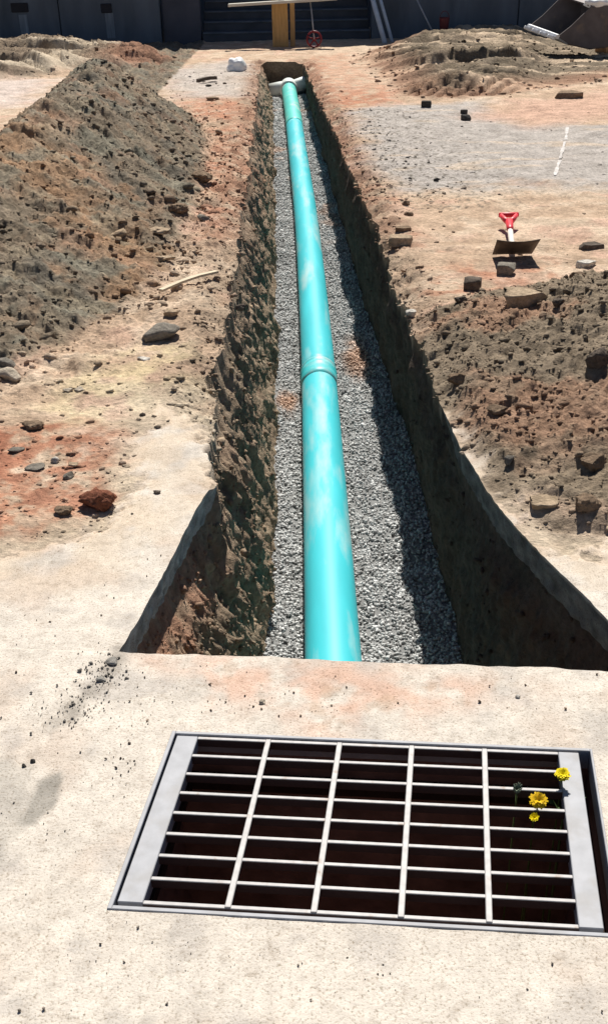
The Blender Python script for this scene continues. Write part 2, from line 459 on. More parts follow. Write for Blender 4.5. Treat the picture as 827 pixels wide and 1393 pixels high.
def colour(x, y, h, pt, rt, td, ld, c, lip):
    n1 = fbm(x, y, 1.7, 4, 21.); n2 = fbm(x, y, 6, 4, 31.); n3 = fbm(x, y, 20, 3, 41.)
    jit = .16 * n1 + .08 * n2
    def msk(P, soft=.15, k=1.): return sstep(-soft, soft, sdf(P, x, y) + jit * k)
    def mix(col, c2, f): return col + (c2 - col) * f[:, None]
    col = np.tile(TAN, (len(x), 1)) * (1 + .12 * n2)[:, None]
    col = mix(col, PALE, sstep(-.2, .5, n1 + .5 * n2) * .8)
    col = mix(col, PINK, sstep(.1, .7, fbm(x, y, 2.2, 3, 55.)) * .7)
    left = (x < 0)
    col = mix(col, CLAY, msk(P_CLL, .3, 2.) * .9 * sstep(-.5, .4, n2 + .2))
    col = mix(col, CLAY, msk(P_CLR, .3, 2.) * .95 * sstep(-.5, .4, n2 + .2))
    col = mix(col, CLAY, msk(P_CLR2, .3, 1.5) * .8 * sstep(-.3, .5, n2))
    col = mix(col, YEL, msk(P_YEL) * .8 * sstep(-.5, .3, n2))
    col = mix(col, CLAY, msk(P_RED, .1, 1.4) * sstep(-.6, .2, n2 + n3 * .5) * .9)
    col = mix(col, RED, msk(P_RED, .1, 1.) * sstep(.0, .5, n2) * .6)
    col = mix(col, ASPH * 1.12, msk(P_FM, .4) * .8)
    col = mix(col, C(.58, .49, .44), msk(P_FL, .4) * .9)
    far = sstep(12.5, 15, y) * sstep(.2, .6, x) * sstep(3., 1., x)
    col = mix(col, PALE, far * .4)
    a = msk(P_ASP, .22, 1.4)
    col = mix(col, ASPH * 1., a * .95)
    col = mix(col, PALE, a * sstep(.25, .7, fbm(x, y * 3, 1.1, 3, 71.)) * .6)
    col = mix(col, PINK, msk(P_PNK, .35) * .9)
    # dark grit that has rolled onto the pale patch beside the trench
    grit = sstep(1.5, .2, np.abs(x - lip_r_(y) - .35)) * (y > 7) * (y < 12) * (x > 0)
    col = mix(col, SPOILG * .8, grit * sstep(.25, .5, n3) * .8)
    lipc = lip * sstep(-.4, .4, n2 + .25)
    col = mix(col, SPOIL * .95, lipc * .55)
    col = mix(col, CLAY * .8, lipc * sstep(6, 9, y) * .5)
    # spoil heap
    pm = sstep(-.02, .08, pt + .06 * n2)
    pc = np.tile(SPOIL * .95, (len(x), 1)); pc = mix(pc, SPOILG, sstep(-.2, .4, n1)); pc = mix(pc, BRN, sstep(.0, .6, n2) * .7)
    pc = mix(pc, C(.40, .235, .13), msk(P_RUST, .3, 2.) * .6)
    pc = mix(pc, C(.40, .22, .14), sstep(.2, .55, fbm(x * 1.0 + y * .5, y - x * .5, 1.6, 4, 77.)) * .3)
    pc = mix(pc, C(.21, .20, .155), sstep(.15, .55, fbm(x * 1.0 + y * .5, (y - x * .5) * 1.5, 1.9, 4, 78.)) * .7)
    pc = mix(pc, C(.33, .27, .19), sstep(.25, .6, fbm(x, y, 4, 4, 81.)) * .55)
    pc = pc * (1 + .2 * n3)[:, None]
    col = mix(col, pc, pm)
    rm = sstep(-.02, .1, rt + .08 * n2)
    rc = np.tile(C(.235, .185, .132), (len(x), 1)); rc = mix(rc, C(.34, .205, .135), sstep(.0, .5, n1) * .8); rc = mix(rc, C(.22, .17, .12), sstep(.1, .6, n2) * .6)
    rc = rc * (1 + .2 * n3)[:, None]
    col = mix(col, rc, rm)
    tm = sstep(-.05, .2, td + jit * .6)
    kc = np.tile(C(.19, .15, .105), (len(x), 1)); kc = mix(kc, C(.54, .42, .30), sstep(.0, .35, fbm(x * .35, y * 1.6, 1.3, 4, 61.)))
    kc = mix(kc, C(.15, .115, .08), sstep(.05, .4, fbm(x * .4, y * 1.9, 1.7, 4, 62.)) * .8); kc = mix(kc, CLAY, sstep(.9, .2, td) * .4)
    col = mix(col, kc, tm)
    lm = sstep(-.05, .3, ld + jit)
    lc = mix(np.tile(C(.23, .175, .125), (len(x), 1)), C(.52, .43, .32), sstep(.1, .45, fbm(x * .35, y * 1.4, 1.2, 4, 63.))); lc = mix(lc, C(.30, .155, .10), sstep(-3.4, -2.6, x) * .8)
    col = mix(col, lc, lm)
    # concrete
    cc = np.tile(CREAM, (len(x), 1)) * (1 + .07 * n1 + .05 * n2)[:, None]
    cc = mix(cc, C(.47, .385, .315), sstep(.0, .65, fbm(x, y, 3.2, 5, 91.)) * .6)
    cc = mix(cc, C(.37, .34, .31), sstep(.12, .65, fbm(x, y, 5.5, 5, 92.)) * .5)
    cc = cc * (1 + .10 * fbm(x, y, 34, 3, 93.))[:, None]
    cc = mix(cc, PINK * .98, msk(P_EDGE, .08, .6) * .8 * sstep(-.5, .4, fbm(x, y, 9, 4, 95.)))
    cc = mix(cc, C(.38, .27, .19), msk(P_EDGE, .06, .5) * sstep(.25, .6, fbm(x, y, 14, 4, 96.)) * .5)
    cc = mix(cc, GREYC * .66, sstep(-.01, .008, sdf(P_STN, x, y) + .02 * n2) * .95)
    cc = mix(cc, GREYC * .95, sstep(-.03, .04, sdf(P_GRY, x, y) + .09 * n2 + .04 * n3) * .6)
    pit = sstep(.45, .62, fbm(x, y, 75, 2, 99.)) * sstep(.0, .5, fbm(x, y, 4, 3, 98.) + .15)
    cc = mix(cc, C(.27, .22, .165), pit * .0)
    # crumbled crack from the corner of the trench
    ax, ay = gp(165, 887); bx, by = gp(85, 985)
    ex, ey = bx - ax, by - ay
    t = np.clip(((x - ax) * ex + (y - ay) * ey) / (ex * ex + ey * ey), 0, 1)
    dc = np.hypot(x - ax - ex * t, y - ay - ey * t)
    cr = sstep(.05, .0, dc + .03 * n2 + .02 * n3 + .02 * t)
    cc = mix(cc, C(.24, .215, .185), cr * .75)
    cd = sstep(3.3, 2.5, y) * .0
    dcn = np.maximum(sdf(CONC_L, x, y), sdf(CONC_R, x, y))
    dust = sstep(-.45, .02, dcn + .14 * n1 + .1 * n2) * (1 - c) * (y < 4.6)
    col = mix(col, C(.56, .475, .36), dust * .8 * (1 - rm) * (1 - .85 * msk(P_RED, .1, 1.)))
    cc = mix(cc, C(.52, .40, .275), sstep(.42, .0, dcn - .10 * n1) * (y > 2.35) * .55 * sstep(-.4, .4, n2 + .2))
    return mix(col, cc, c)

# ------------------------------------------------------------------ main ground sheet (beyond the break line)
NR = 820
yr = np.concatenate([Y0 + (Y0 * (23.5 / Y0) ** (np.arange(NR) / (NR - 1)) - Y0), [25, 28, 33, 42, 60, 90, 140]])
NRT = len(yr)
KEND = int(np.searchsorted(yr, TEND))
NC = 390
tcol = np.concatenate([np.arange(NC) / (NC - 1.), 1 + np.array([.02, .06, .15, .35, .8, 2., 5., 12, 30])])
NCT = len(tcol)
ff = np.exp(-(yr - Y0) / .5)

def side(sgn):
    lipf = lipL if sgn < 0 else lipR
    W = .62 + .37 * np.minimum(yr, 30)
    lx = lipf(yr)
    x = lx[:, None] + sgn * W[:, None] * tcol[None, :]
    y = yr[:, None] + (ybrk(x) + .0 - Y0) * ff[:, None]
    return x, y

ground_parts = {'ground': ([], [], []), 'concrete_slab': ([], [], []), 'left': ([], [], []), 'right': ([], [], []), 'far': ([], [], []), 'farl': ([], [], [])}
LIPZ = {}
for sgn in (-1, 1):
    x, y = side(sgn)
    h, *rest = height(x.ravel(), y.ravel())
    col = colour(x.ravel(), y.ravel(), h, *rest)
    z = h.reshape(x.shape)
    fade = sstep(1.0, 1.3, tcol)[None, :] * np.ones_like(z)
    z = z * (1 - fade)
    LIPZ[sgn] = (x[:, 0].copy(), y[:, 0].copy(), z[:, 0].copy(), col.reshape(NRT, NCT, 3)[:, 0].copy())
    V = np.stack([x, y, z], -1).reshape(-1, 3)
    idx = np.arange(NRT * NCT).reshape(NRT, NCT)
    q = np.stack([idx[:-1, :-1], idx[:-1, 1:], idx[1:, 1:], idx[1:, :-1]], -1).reshape(-1, 4)
    if sgn < 0: q = q[:, ::-1]
    pt, rt, td, ld, c, lip = rest
    lab = np.where(c > .5, 1, 0)
    lab = np.where((c <= .5) & (pt > .01), 2, lab)
    lab = np.where((c <= .5) & (rt > .01), 3, lab)
    lab = np.where((c <= .5) & (td > 0.05), 4, lab)
    lab = np.where((c <= .5) & (ld > 0.05), 5, lab)
    fl = lab[q[:, 0]]
    for k, nm in ((0, 'ground'), (1, 'concrete_slab'), (2, 'left'), (3, 'right'), (4, 'far'), (5, 'farl')):
        s = q[fl == k]
        if not len(s): continue
        u, inv = np.unique(s, return_inverse=True)
        vs, fs, cs = ground_parts[nm]
        off = sum(len(a) for a in vs)
        vs.append(V[u]); fs.append(inv.reshape(-1, 4) + off); cs.append(col[u])

# strip beyond the trench end
xs = np.linspace(0, 1, 26)
rows = yr[KEND:]
xl, xr = lipL(rows), lipR(rows)
gx = xl[:, None] + (xr - xl)[:, None] * xs[None, :]
gy = np.repeat(rows[:, None], 26, 1)
h, *rest = height(gx.ravel(), gy.ravel()); col = colour(gx.ravel(), gy.ravel(), h, *rest)
ENDROW = (gx[0].copy(), gy[0].copy(), h.reshape(gx.shape)[0].copy())
idx = np.arange(gx.size).reshape(gx.shape)
q = np.stack([idx[:-1, :-1], idx[:-1, 1:], idx[1:, 1:], idx[1:, :-1]], -1).reshape(-1, 4)
vs, fs, cs = ground_parts['ground']
off = sum(len(a) for a in vs)
vs.append(np.stack([gx.ravel(), gy.ravel(), h], -1)); fs.append(q + off); cs.append(col)

# ------------------------------------------------------------------ near slab, laid out round the grate opening
GC = np.array([.122, 1.521]); GE1 = np.array([math.cos(math.radians(-5.3)), math.sin(math.radians(-5.3))])
GE2 = np.array([math.sin(math.radians(8.2)), math.cos(math.radians(8.2))])
GW, GD = .925, .486           # opening
uu = np.concatenate([-np.geomspace(60, 1.25, 14)[:-1], np.linspace(-1.25, -GW/2, 90)[:-1], np.linspace(-GW/2, GW/2, 100), np.linspace(GW/2, 1.25, 90)[1:], np.geomspace(1.25, 60, 14)[1:]])
def gpt(u, v): return GC[0] + u * GE1[0] + v * GE2[0], GC[1] + u * GE1[1] + v * GE2[1]
rowsP = []
ux, uy = gpt(uu, np.full_like(uu, GD / 2))
tx = ux.copy()
tt = np.zeros_like(ux)
for _ in range(8):
    tt = (ybrk(ux + tt * GE2[0]) - uy) / GE2[1]
for s in np.concatenate([[1.016], np.linspace(1, 0, 50)[:-1]]):
    rowsP.append((ux + tt * s * GE2[0], uy + tt * s * GE2[1]))
k_top = len(rowsP)
for v in np.linspace(GD / 2, -GD / 2, 60): rowsP.append(gpt(uu, np.full_like(uu, v)))
k_bot = len(rowsP) - 1
for v in np.concatenate([np.linspace(-GD / 2, -.9, 60)[1:], -np.geomspace(.9, 40, 12)[1:]]): rowsP.append(gpt(uu, np.full_like(uu, v)))
nx = np.array([r[0] for r in rowsP]); ny = np.array([r[1] for r in rowsP])
h, *rest = height(nx.ravel(), ny.ravel())
rest[4] = np.ones_like(h); rest[5] = np.zeros_like(h)
h = .0014 * fbm(nx.ravel(), ny.ravel(), 7, 4, 1.)
col = colour(nx.ravel(), ny.ravel(), h, *rest)
hole_r = (np.arange(nx.shape[0] - 1) >= k_top) & (np.arange(nx.shape[0] - 1) < k_bot)
um = .5 * (uu[1:] + uu[:-1]); hole_c = np.abs(um) < GW / 2
keep = ~(hole_r[:, None] & hole_c[None, :])
keep[0] &= ~((nx[0, 1:] > EL[0] - .03) & (nx[0, :-1] < .78))
idx = np.arange(nx.size).reshape(nx.shape)
q = np.stack([idx[1:, :-1], idx[1:, 1:], idx[:-1, 1:], idx[:-1, :-1]], -1)[keep]
vs, fs, cs = ground_parts['concrete_slab']
off = sum(len(a) for a in vs)
hz = h.reshape(nx.shape).copy(); hz[0] -= .006
vs.append(np.stack([nx.ravel(), ny.ravel(), hz.ravel()], -1)); fs.append(q + off); cs.append(col)

# broken faces of the slab: near edge and both sides of the trench, 0.13 m thick
TH = .11
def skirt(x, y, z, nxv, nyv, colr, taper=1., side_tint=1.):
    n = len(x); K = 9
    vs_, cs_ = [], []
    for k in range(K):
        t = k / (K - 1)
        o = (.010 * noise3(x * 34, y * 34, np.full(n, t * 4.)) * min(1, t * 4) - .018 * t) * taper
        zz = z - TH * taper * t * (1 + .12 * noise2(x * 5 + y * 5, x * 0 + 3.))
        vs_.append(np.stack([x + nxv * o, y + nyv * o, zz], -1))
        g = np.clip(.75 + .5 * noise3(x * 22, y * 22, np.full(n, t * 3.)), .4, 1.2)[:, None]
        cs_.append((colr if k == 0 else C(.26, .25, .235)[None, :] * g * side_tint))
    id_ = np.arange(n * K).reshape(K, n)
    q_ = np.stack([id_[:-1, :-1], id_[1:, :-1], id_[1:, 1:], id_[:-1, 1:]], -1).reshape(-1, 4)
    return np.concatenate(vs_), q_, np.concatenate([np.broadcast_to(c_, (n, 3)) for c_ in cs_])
def add_slab(v_, q_, c_):
    vs, fs, cs = ground_parts['concrete_slab']
    off = sum(len(a) for a in vs)
    vs.append(v_); fs.append(q_ + off); cs.append(c_)
in_tr = (nx[1] > EL[0] - .02) & (nx[1] < 1.2)
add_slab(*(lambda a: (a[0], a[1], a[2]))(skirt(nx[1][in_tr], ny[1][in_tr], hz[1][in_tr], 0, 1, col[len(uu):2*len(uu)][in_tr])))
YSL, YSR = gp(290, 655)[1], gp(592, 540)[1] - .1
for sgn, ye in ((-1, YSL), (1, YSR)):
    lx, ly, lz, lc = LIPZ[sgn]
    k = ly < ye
    a = skirt(lx[k], ly[k], lz[k], -sgn, 0, lc[k], np.clip((ye - ly[k]) / (.07 if sgn < 0 else .3), .02, 1), 2.1 if sgn < 0 else .8)  # left slab face tinted lighter, right darker: light and shade in the colour
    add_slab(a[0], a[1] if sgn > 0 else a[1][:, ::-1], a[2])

def flush(nm, objname, mt):
    vs, fs, cs = ground_parts[nm]
    return mesh_obj(objname, np.concatenate(vs), np.concatenate(fs), mt, None, True, np.concatenate(cs))
kind(flush('ground', 'ground', M_SOIL), 'structure')
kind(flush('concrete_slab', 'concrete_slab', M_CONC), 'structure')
tag(flush('left', 'spoil_heap', M_SOIL), 'long tall heap of grey-brown dug soil along the left side of the trench', 'dirt heap')
tag(flush('right', 'spoil_heap', M_SOIL), 'low heap of crumbly brown soil beside the broken slab right of the trench', 'dirt heap')
tag(flush('far', 'soil_mound', M_SOIL), 'churned soil with machine tread marks in front of the bucket', 'dirt mound')
tag(flush('farl', 'soil_mound', M_SOIL), 'rutted soil behind the tall heap at the foot of the left wall', 'dirt mound')

# ------------------------------------------------------------------ trench walls, end wall and bed
def wall(sgn):
    lx, ly, lz, lc = LIPZ[sgn]
    k = np.arange(0, KEND + 1)
    lx, ly, lz, lc = lx[k], ly[k], lz[k], lc[k]
    ye = YSL if sgn < 0 else YSR
    slab = ly < ye
    fx = (flo_l_ if sgn < 0 else flo_r_)(np.maximum(ly, 2.6)) + sgn * .03
    if sgn > 0: fx = np.where(ly < 2.9, np.maximum(fx, .6), fx)
    fz = zf(ly) - .03
    tp = np.clip((ye - ly) / (.07 if sgn < 0 else .3), 0, 1)
    top_x = lx + sgn * .03 * tp; top_z = lz - (TH - .035) * tp
    K = 64
    t = np.linspace(0, 1, K)[:, None]
    if sgn < 0:
        # rounded shoulder, then a steep face, slumped at the foot near the slab
        sl = np.where(ly < 3.3, .95, 1.1)[None, :]
        prof = t ** sl
    else:
        prof = t ** 1.2
    x = top_x[None, :] + (fx - top_x)[None, :] * prof
    z = top_z[None, :] + (fz - top_z)[None, :] * t
    y = np.repeat(ly[None, :], K, 0)
    env = np.where(slab[None, :], sstep(.08, .24, t), sstep(.04, .2, t)) * (1 - .6 * sstep(.85, 1, t))
    amp = (1.25 if sgn < 0 else .8)
    # wall relief: vertical gouges from the bucket teeth plus lumps
    def P(s, o): return noise3(y * s + o, z * s * .55, x * s)
    yd = y + .35 * z
    def G(s, o): return noise3(yd * s + o, z * s * .22, x * 0 + o)
    nearf = 1.4 + .6 * sstep(3.6, 2.6, y)
    d = .05 * P(2.6, 1) + .022 * np.abs(G(9, 5)) + .010 * np.abs(G(21, 3)) + .018 * P(14, 9) + .015 * P(30, 19) + .012 * P(60, 29)
    w1, i1 = worley(y.ravel(), (z * .8).ravel(), 14., 3); w1 = w1.reshape(x.shape); i1 = i1.reshape(x.shape)
    d = d + np.clip(.6 - w1, 0, 1) * (i1 > .6) * i1 * .035
    x = x - sgn * d * env * amp
    y = y + .02 * P(9, 17) * env
    n2 = noise3(y * 4, z * 4, x * 4 + 5); n3 = noise3(y * 16, z * 9, x * 9 + 2); n1 = noise3(y * 1.2, z * 2.5, x + 9)
    sh = x.shape
    def mix(a, b, f): return a + (b - a) * np.clip(f, 0, 1)[..., None]
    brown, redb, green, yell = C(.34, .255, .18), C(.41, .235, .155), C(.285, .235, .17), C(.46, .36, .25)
    if sgn > 0: brown, redb, green, yell = C(.08, .066, .055), C(.10, .066, .052), C(.07, .062, .053), C(.115, .095, .075)  # right wall soil painted much darker than the left to carry its shade
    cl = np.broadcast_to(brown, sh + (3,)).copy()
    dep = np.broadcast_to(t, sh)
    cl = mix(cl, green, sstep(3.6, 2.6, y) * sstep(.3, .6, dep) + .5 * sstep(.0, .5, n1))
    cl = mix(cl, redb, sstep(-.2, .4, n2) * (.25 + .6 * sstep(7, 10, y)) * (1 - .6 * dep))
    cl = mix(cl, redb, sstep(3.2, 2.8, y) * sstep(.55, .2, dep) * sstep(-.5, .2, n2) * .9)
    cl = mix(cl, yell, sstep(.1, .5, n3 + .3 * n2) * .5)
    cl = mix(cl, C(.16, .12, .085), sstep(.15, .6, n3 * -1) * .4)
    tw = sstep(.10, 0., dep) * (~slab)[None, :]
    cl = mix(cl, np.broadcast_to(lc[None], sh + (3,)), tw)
    idx = np.arange(x.size).reshape(sh)
    q = np.stack([idx[:-1, :-1], idx[1:, :-1], idx[1:, 1:], idx[:-1, 1:]], -1).reshape(-1, 4)
    if sgn < 0: q = q[:, ::-1]
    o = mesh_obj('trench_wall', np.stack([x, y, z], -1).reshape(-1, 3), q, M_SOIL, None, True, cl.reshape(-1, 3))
    kind(o, 'structure')
    return x, y, z, cl
WL = wall(-1)
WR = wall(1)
# far end
ex, ey, ez = ENDROW
K = 24
t = np.linspace(0, 1, K)[:, None]
X_ = np.repeat(ex[None], K, 0); Z_ = ez[None] + (zf(TEND) - .25 - ez)[None] * t
Y_ = ey[None] + .04 * noise3(X_ * 6, Z_ * 6, X_ * 0) * sstep(0, .2, t)
idx = np.arange(X_.size).reshape(X_.shape)
q = np.stack([idx[:-1, :-1], idx[1:, :-1], idx[1:, 1:], idx[:-1, 1:]], -1).reshape(-1, 4)
kind(mesh_obj('trench_wall', np.stack([X_, Y_, Z_], -1).reshape(-1, 3), q, M_SOIL, None, True, np.tile(C(.22, .16, .11), (X_.size, 1))), 'structure')
# near end, under the slab
xs_ = np.linspace(-.6, 1.1, 60); t = np.linspace(0, 1, 20)[:, None]
X_ = np.repeat(xs_[None], 20, 0); Z_ = -TH + .01 - t * .9 + 0 * X_; Y_ = ybrk(X_) - .03 + .02 * noise3(X_ * 8, Z_ * 8, X_ * 0)
idx = np.arange(X_.size).reshape(X_.shape)
q = np.stack([idx[:-1, :-1], idx[:-1, 1:], idx[1:, 1:], idx[1:, :-1]], -1).reshape(-1, 4)
kind(mesh_obj('trench_wall', np.stack([X_, Y_, Z_], -1).reshape(-1, 3), q, M_SOIL, None, True, np.tile(C(.24, .18, .12), (X_.size, 1))), 'structure')

# bed of crushed stone: a sheet and loose stones on it
yb = Y0 * (TEND / Y0) ** np.linspace(-.1, 1, 420)
tb = np.linspace(0, 1, 50)
def bedx(y, s): return np.where(True, flo_l_(y) - .07 + (flo_r_(y) + .09 - flo_l_(y) + .07) * s, 0)
bx_ = bedx(yb[:, None], tb[None, :]); bx_[yb < 2.9] = np.linspace(-.3, .95, 50)[None]
by_ = np.repeat(yb[:, None], 50, 1)
def bedz(x, y):
    side_ = np.abs(x - np.interp(y, PY, PX))
    return zf(y) - .012 + .018 * fbm(x, y, 3, 3, 2.) + .012 * sstep(.1, .3, side_) - .01
bz_ = bedz(bx_.ravel(), by_.ravel()) + .006 * fbm(bx_.ravel(), by_.ravel(), 30, 3, 8.)
def bedcol(x, y):
    c_ = np.tile(C(.345, .348, .345), (len(x), 1))
    n_ = fbm(x, y, 4, 3, 12.)
    cx, cy = gp(485, 485, -.87); dx, dy = gp(392, 545, -.87)
    f = sstep(.3, .05, np.hypot((x - cx) * 2.2, (y - cy) * .55) + .07 * n_) + sstep(.2, .04, np.hypot((x - dx) * 2.2, (y - dy) * .7) + .06 * n_)
    f = f + sstep(.35, .7, fbm(x, y, 1.5, 3, 14.)) * sstep(8, 11, y) * .7
    return c_ + (C(.42, .25, .16) - c_) * np.clip(f, 0, 1)[:, None] * .75
idx = np.arange(bx_.size).reshape(bx_.shape)
q = np.stack([idx[:-1, :-1], idx[:-1, 1:], idx[1:, 1:], idx[1:, :-1]], -1).reshape(-1, 4)
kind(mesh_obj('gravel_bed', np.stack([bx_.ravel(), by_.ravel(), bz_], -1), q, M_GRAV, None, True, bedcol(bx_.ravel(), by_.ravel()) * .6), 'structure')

# ------------------------------------------------------------------ scattered stones and clods
def variants(sub, k, amp, flat=False, cut=0):
    v, f = ico(sub); out = []
    for i in range(k):
        r = 1 + amp * noise3(v[:, 0] * 1.3 + i * 7.1, v[:, 1] * 1.3 + 3.3, v[:, 2] * 1.3) + amp * .6 * noise3(v[:, 0] * 3 + i * 3.7, v[:, 1] * 3, v[:, 2] * 3 + 8)
        w_ = v * r[:, None] * (rng.uniform(.7, 1.15, 3)[None])
        for _ in range(cut):       # knock flat facets onto it
            nrm = rng.normal(size=3); nrm /= np.linalg.norm(nrm); dd = rng.uniform(.45, .8)
            ex_ = np.maximum(w_ @ nrm - dd, 0); w_ = w_ - ex_[:, None] * nrm[None]
        out.append(w_)
    return out, f
V0 = variants(1, 14, .55, cut=4)       # 80 triangles
VS, FS0 = variants(1, 14, .3, cut=5)
_v20 = ico(1)
def _ico20():
    p = (1 + 5 ** .5) / 2
    v = np.array([(-1,p,0),(1,p,0),(-1,-p,0),(1,-p,0),(0,-1,p),(0,1,p),(0,-1,-p),(0,1,-p),(p,0,-1),(p,0,1),(-p,0,-1),(-p,0,1)]) / 1.902
    f = np.array([(0,11,5),(0,5,1),(0,1,7),(0,7,10),(0,10,11),(1,5,9),(5,11,4),(11,10,2),(10,7,6),(7,1,8),(3,9,4),(3,4,2),(3,2,6),(3,6,8),(3,8,9),(4,9,5),(2,4,11),(6,2,10),(8,6,7),(9,8,1)])
    return v, f
v20, f20 = _ico20()
V20 = ([v20 * rng.uniform(.45, 1.3, (12, 1)) * rng.uniform(.6, 1.15, (1, 3)) for _ in range(24)], f20)

def rotm(n):
    q_ = rng.normal(size=(n, 4)); q_ /= np.linalg.norm(q_, axis=1)[:, None]
    a, b, c, d = q_.T
    return np.stack([np.stack([1-2*(c*c+d*d), 2*(b*c-a*d), 2*(b*d+a*c)], -1), np.stack([2*(b*c+a*d), 1-2*(b*b+d*d), 2*(c*d-a*b)], -1), np.stack([2*(b*d-a*c), 2*(c*d+a*b), 1-2*(b*b+c*c)], -1)], 1)

def scatter(name, P, S, Cc, VV, mt, smooth=False, flat=1.):
    vars_, f = VV
    n = len(P); nv = len(vars_[0])
    which = rng.integers(0, len(vars_), n)
    base = np.array(vars_)[which] * S[:, None, None]
    v = np.einsum('nij,nkj->nki', rotm(n), base) * np.array((1, 1, flat)) + P[:, None, :]
    faces = (f[None] + (np.arange(n) * nv)[:, None, None]).reshape(-1, 3)
    o = mesh_obj(name, v.reshape(-1, 3), faces, mt, None, smooth, np.repeat(Cc, nv, 0))
    return kind(o, 'stuff')

# crushed stone on the bed
ns = 44000
ys = 2.55 + (TEND - 2.6 - .1) * rng.random(ns) ** 1.7
ss = rng.random(ns); xs_ = flo_l_(ys) - .03 + (flo_r_(ys) + .05 - flo_l_(ys) + .03) * ss
sz = rng.uniform(.005, .0105, ns) * (1 + .035 * np.maximum(ys - 4, 0))
inp = np.abs(xs_ - np.interp(ys, PY, PX)) < PR * .75
xs_, ys, sz = xs_[~inp], ys[~inp], sz[~inp]
zz = bedz(xs_, ys) + sz * rng.uniform(.1, .9, len(xs_))
g = rng.choice([.30, .40, .47, .53, .62], len(xs_), p=[.14, .24, .3, .22, .1])
cc = bedcol(xs_, ys) / .35 * g[:, None] * rng.uniform(.85, 1.1, (len(xs_), 1)) * 1.12
scatter('gravel', np.stack([xs_, ys, zz], -1), sz, cc, V20, M_GRAV)

def soil_clods(name, x, y, s, tint=1., VV=V20, sink=.52, smooth=False):
    h, *r = height(x, y)
    col = colour(x, y, h, *r) * rng.uniform(.82, 1.12, (len(x), 1)) * (.5 + .5 * tint)
    return scatter(name, np.stack([x, y, h + s * .05], -1), s, col, VV, M_SOIL, smooth, .62)

def powsize(n, a, b, k=2.2): return a * (b / a) ** (rng.random(n) ** k)

# heap on the left
n = 7000
yy = rng.uniform(3.9, 12.6, n); rx = np.interp(yy, RY, RX); bx = np.interp(yy, BY, BX)
xx = rx - .5 + (bx - rx + .55) * rng.random(n) ** .8
soil_clods('soil_clods', xx, yy, powsize(n, .005, .026, 4.5) * (1 + .04 * np.maximum(yy - 4, 0)), .98)
n = 420
yy = rng.uniform(4.1, 12.4, n); rx = np.interp(yy, RY, RX); bx = np.interp(yy, BY, BX)
xx = bx + .14 - np.abs(rng.normal(0, .40, n))
soil_clods('soil_clods', xx, yy, powsize(n, .012, .055, 2.6), .95, V0)
# crumbs between heap and trench
n = 1500
yy = rng.uniform(3.3, 16.5, n); a = np.interp(yy, BY, BX, right=-2.6, left=-1.5); b = lip_l_(yy)
xx = a + (b - a) * rng.random(n)
k = concrete_mask(xx, yy) < .3
soil_clods('soil_clods', xx[k], yy[k], powsize(k.sum(), .005, .026, 2.6), .85)
# red patch at left
n = 420
x0, y0 = gp(70, 660); xx = x0 + rng.normal(0, .28, n); yy = y0 + rng.normal(0, .28, n)
k = (concrete_mask(xx, yy) < .7) & (xx < lip_l_(yy) - .03)
soil_clods('soil_clods', xx[k], yy[k], powsize(k.sum(), .004, .02, 2.4), .9)
# heap on the right
n = 9000
xx = rng.uniform(.45, 2.4, n); yy = rng.uniform(2.4, 5.6, n)
k = (rp_t(xx, yy) > -.03) & (xx > lip_r_(yy) + .03) & (concrete_mask(xx, yy) < .6)
soil_clods('soil_clods', xx[k], yy[k], powsize(k.sum(), .004, .020, 3.4), .95)
n = 420
xx = rng.uniform(.6, 2.2, n); yy = rng.uniform(2.9, 5.4, n)
k = (rp_t(xx, yy) > .05) & (xx > lip_r_(yy) + .05)
soil_clods('soil_clods', xx[k], yy[k], powsize(k.sum(), .009, .036, 3.), .9, V0)
# lips of the trench
n = 2200
yy = 3.2 * (17.4 / 3.2) ** rng.random(n); sg = rng.random(n) < .5
xx = np.where(sg, lip_l_(yy) - np.abs(rng.normal(0, .12, n)) + .03, lip_r_(yy) + np.abs(rng.normal(0, .13, n)) - .02)
k = concrete_mask(xx, yy) < .4
soil_clods('soil_clods', xx[k], yy[k], powsize(k.sum(), .005, .026, 3.), .9)
# crumbs on the right flat
n = 420
xx = rng.uniform(.5, 3.4, n); yy = 4.4 * (12.3 / 4.4) ** rng.random(n)
soil_clods('soil_clods', xx, yy, powsize(n, .005, .02, 2.6), .7)
n = 700
yy = rng.uniform(7.2, 12, n); xx = lip_r_(yy) + .05 + np.abs(rng.normal(0, .4, n))
soil_clods('soil_clods', xx, yy, powsize(n, .005, .022, 2.8), .3)
# far mounds
n = 1400
xx = rng.uniform(.6, 5.8, n); yy = rng.uniform(12.3, 19.5, n)
k = sdf(TRK, xx, yy) > -.1
soil_clods('soil_clods', xx[k], yy[k], powsize(k.sum(), .012, .055, 2.6), .85)
xx = rng.uniform(-7, -1.4, n); yy = rng.uniform(14.5, 20.5, n)
k = sdf(LTK, xx, yy) > -.1
soil_clods('soil_clods', xx[k], yy[k], powsize(k.sum(), .012, .055, 2.6), .85)
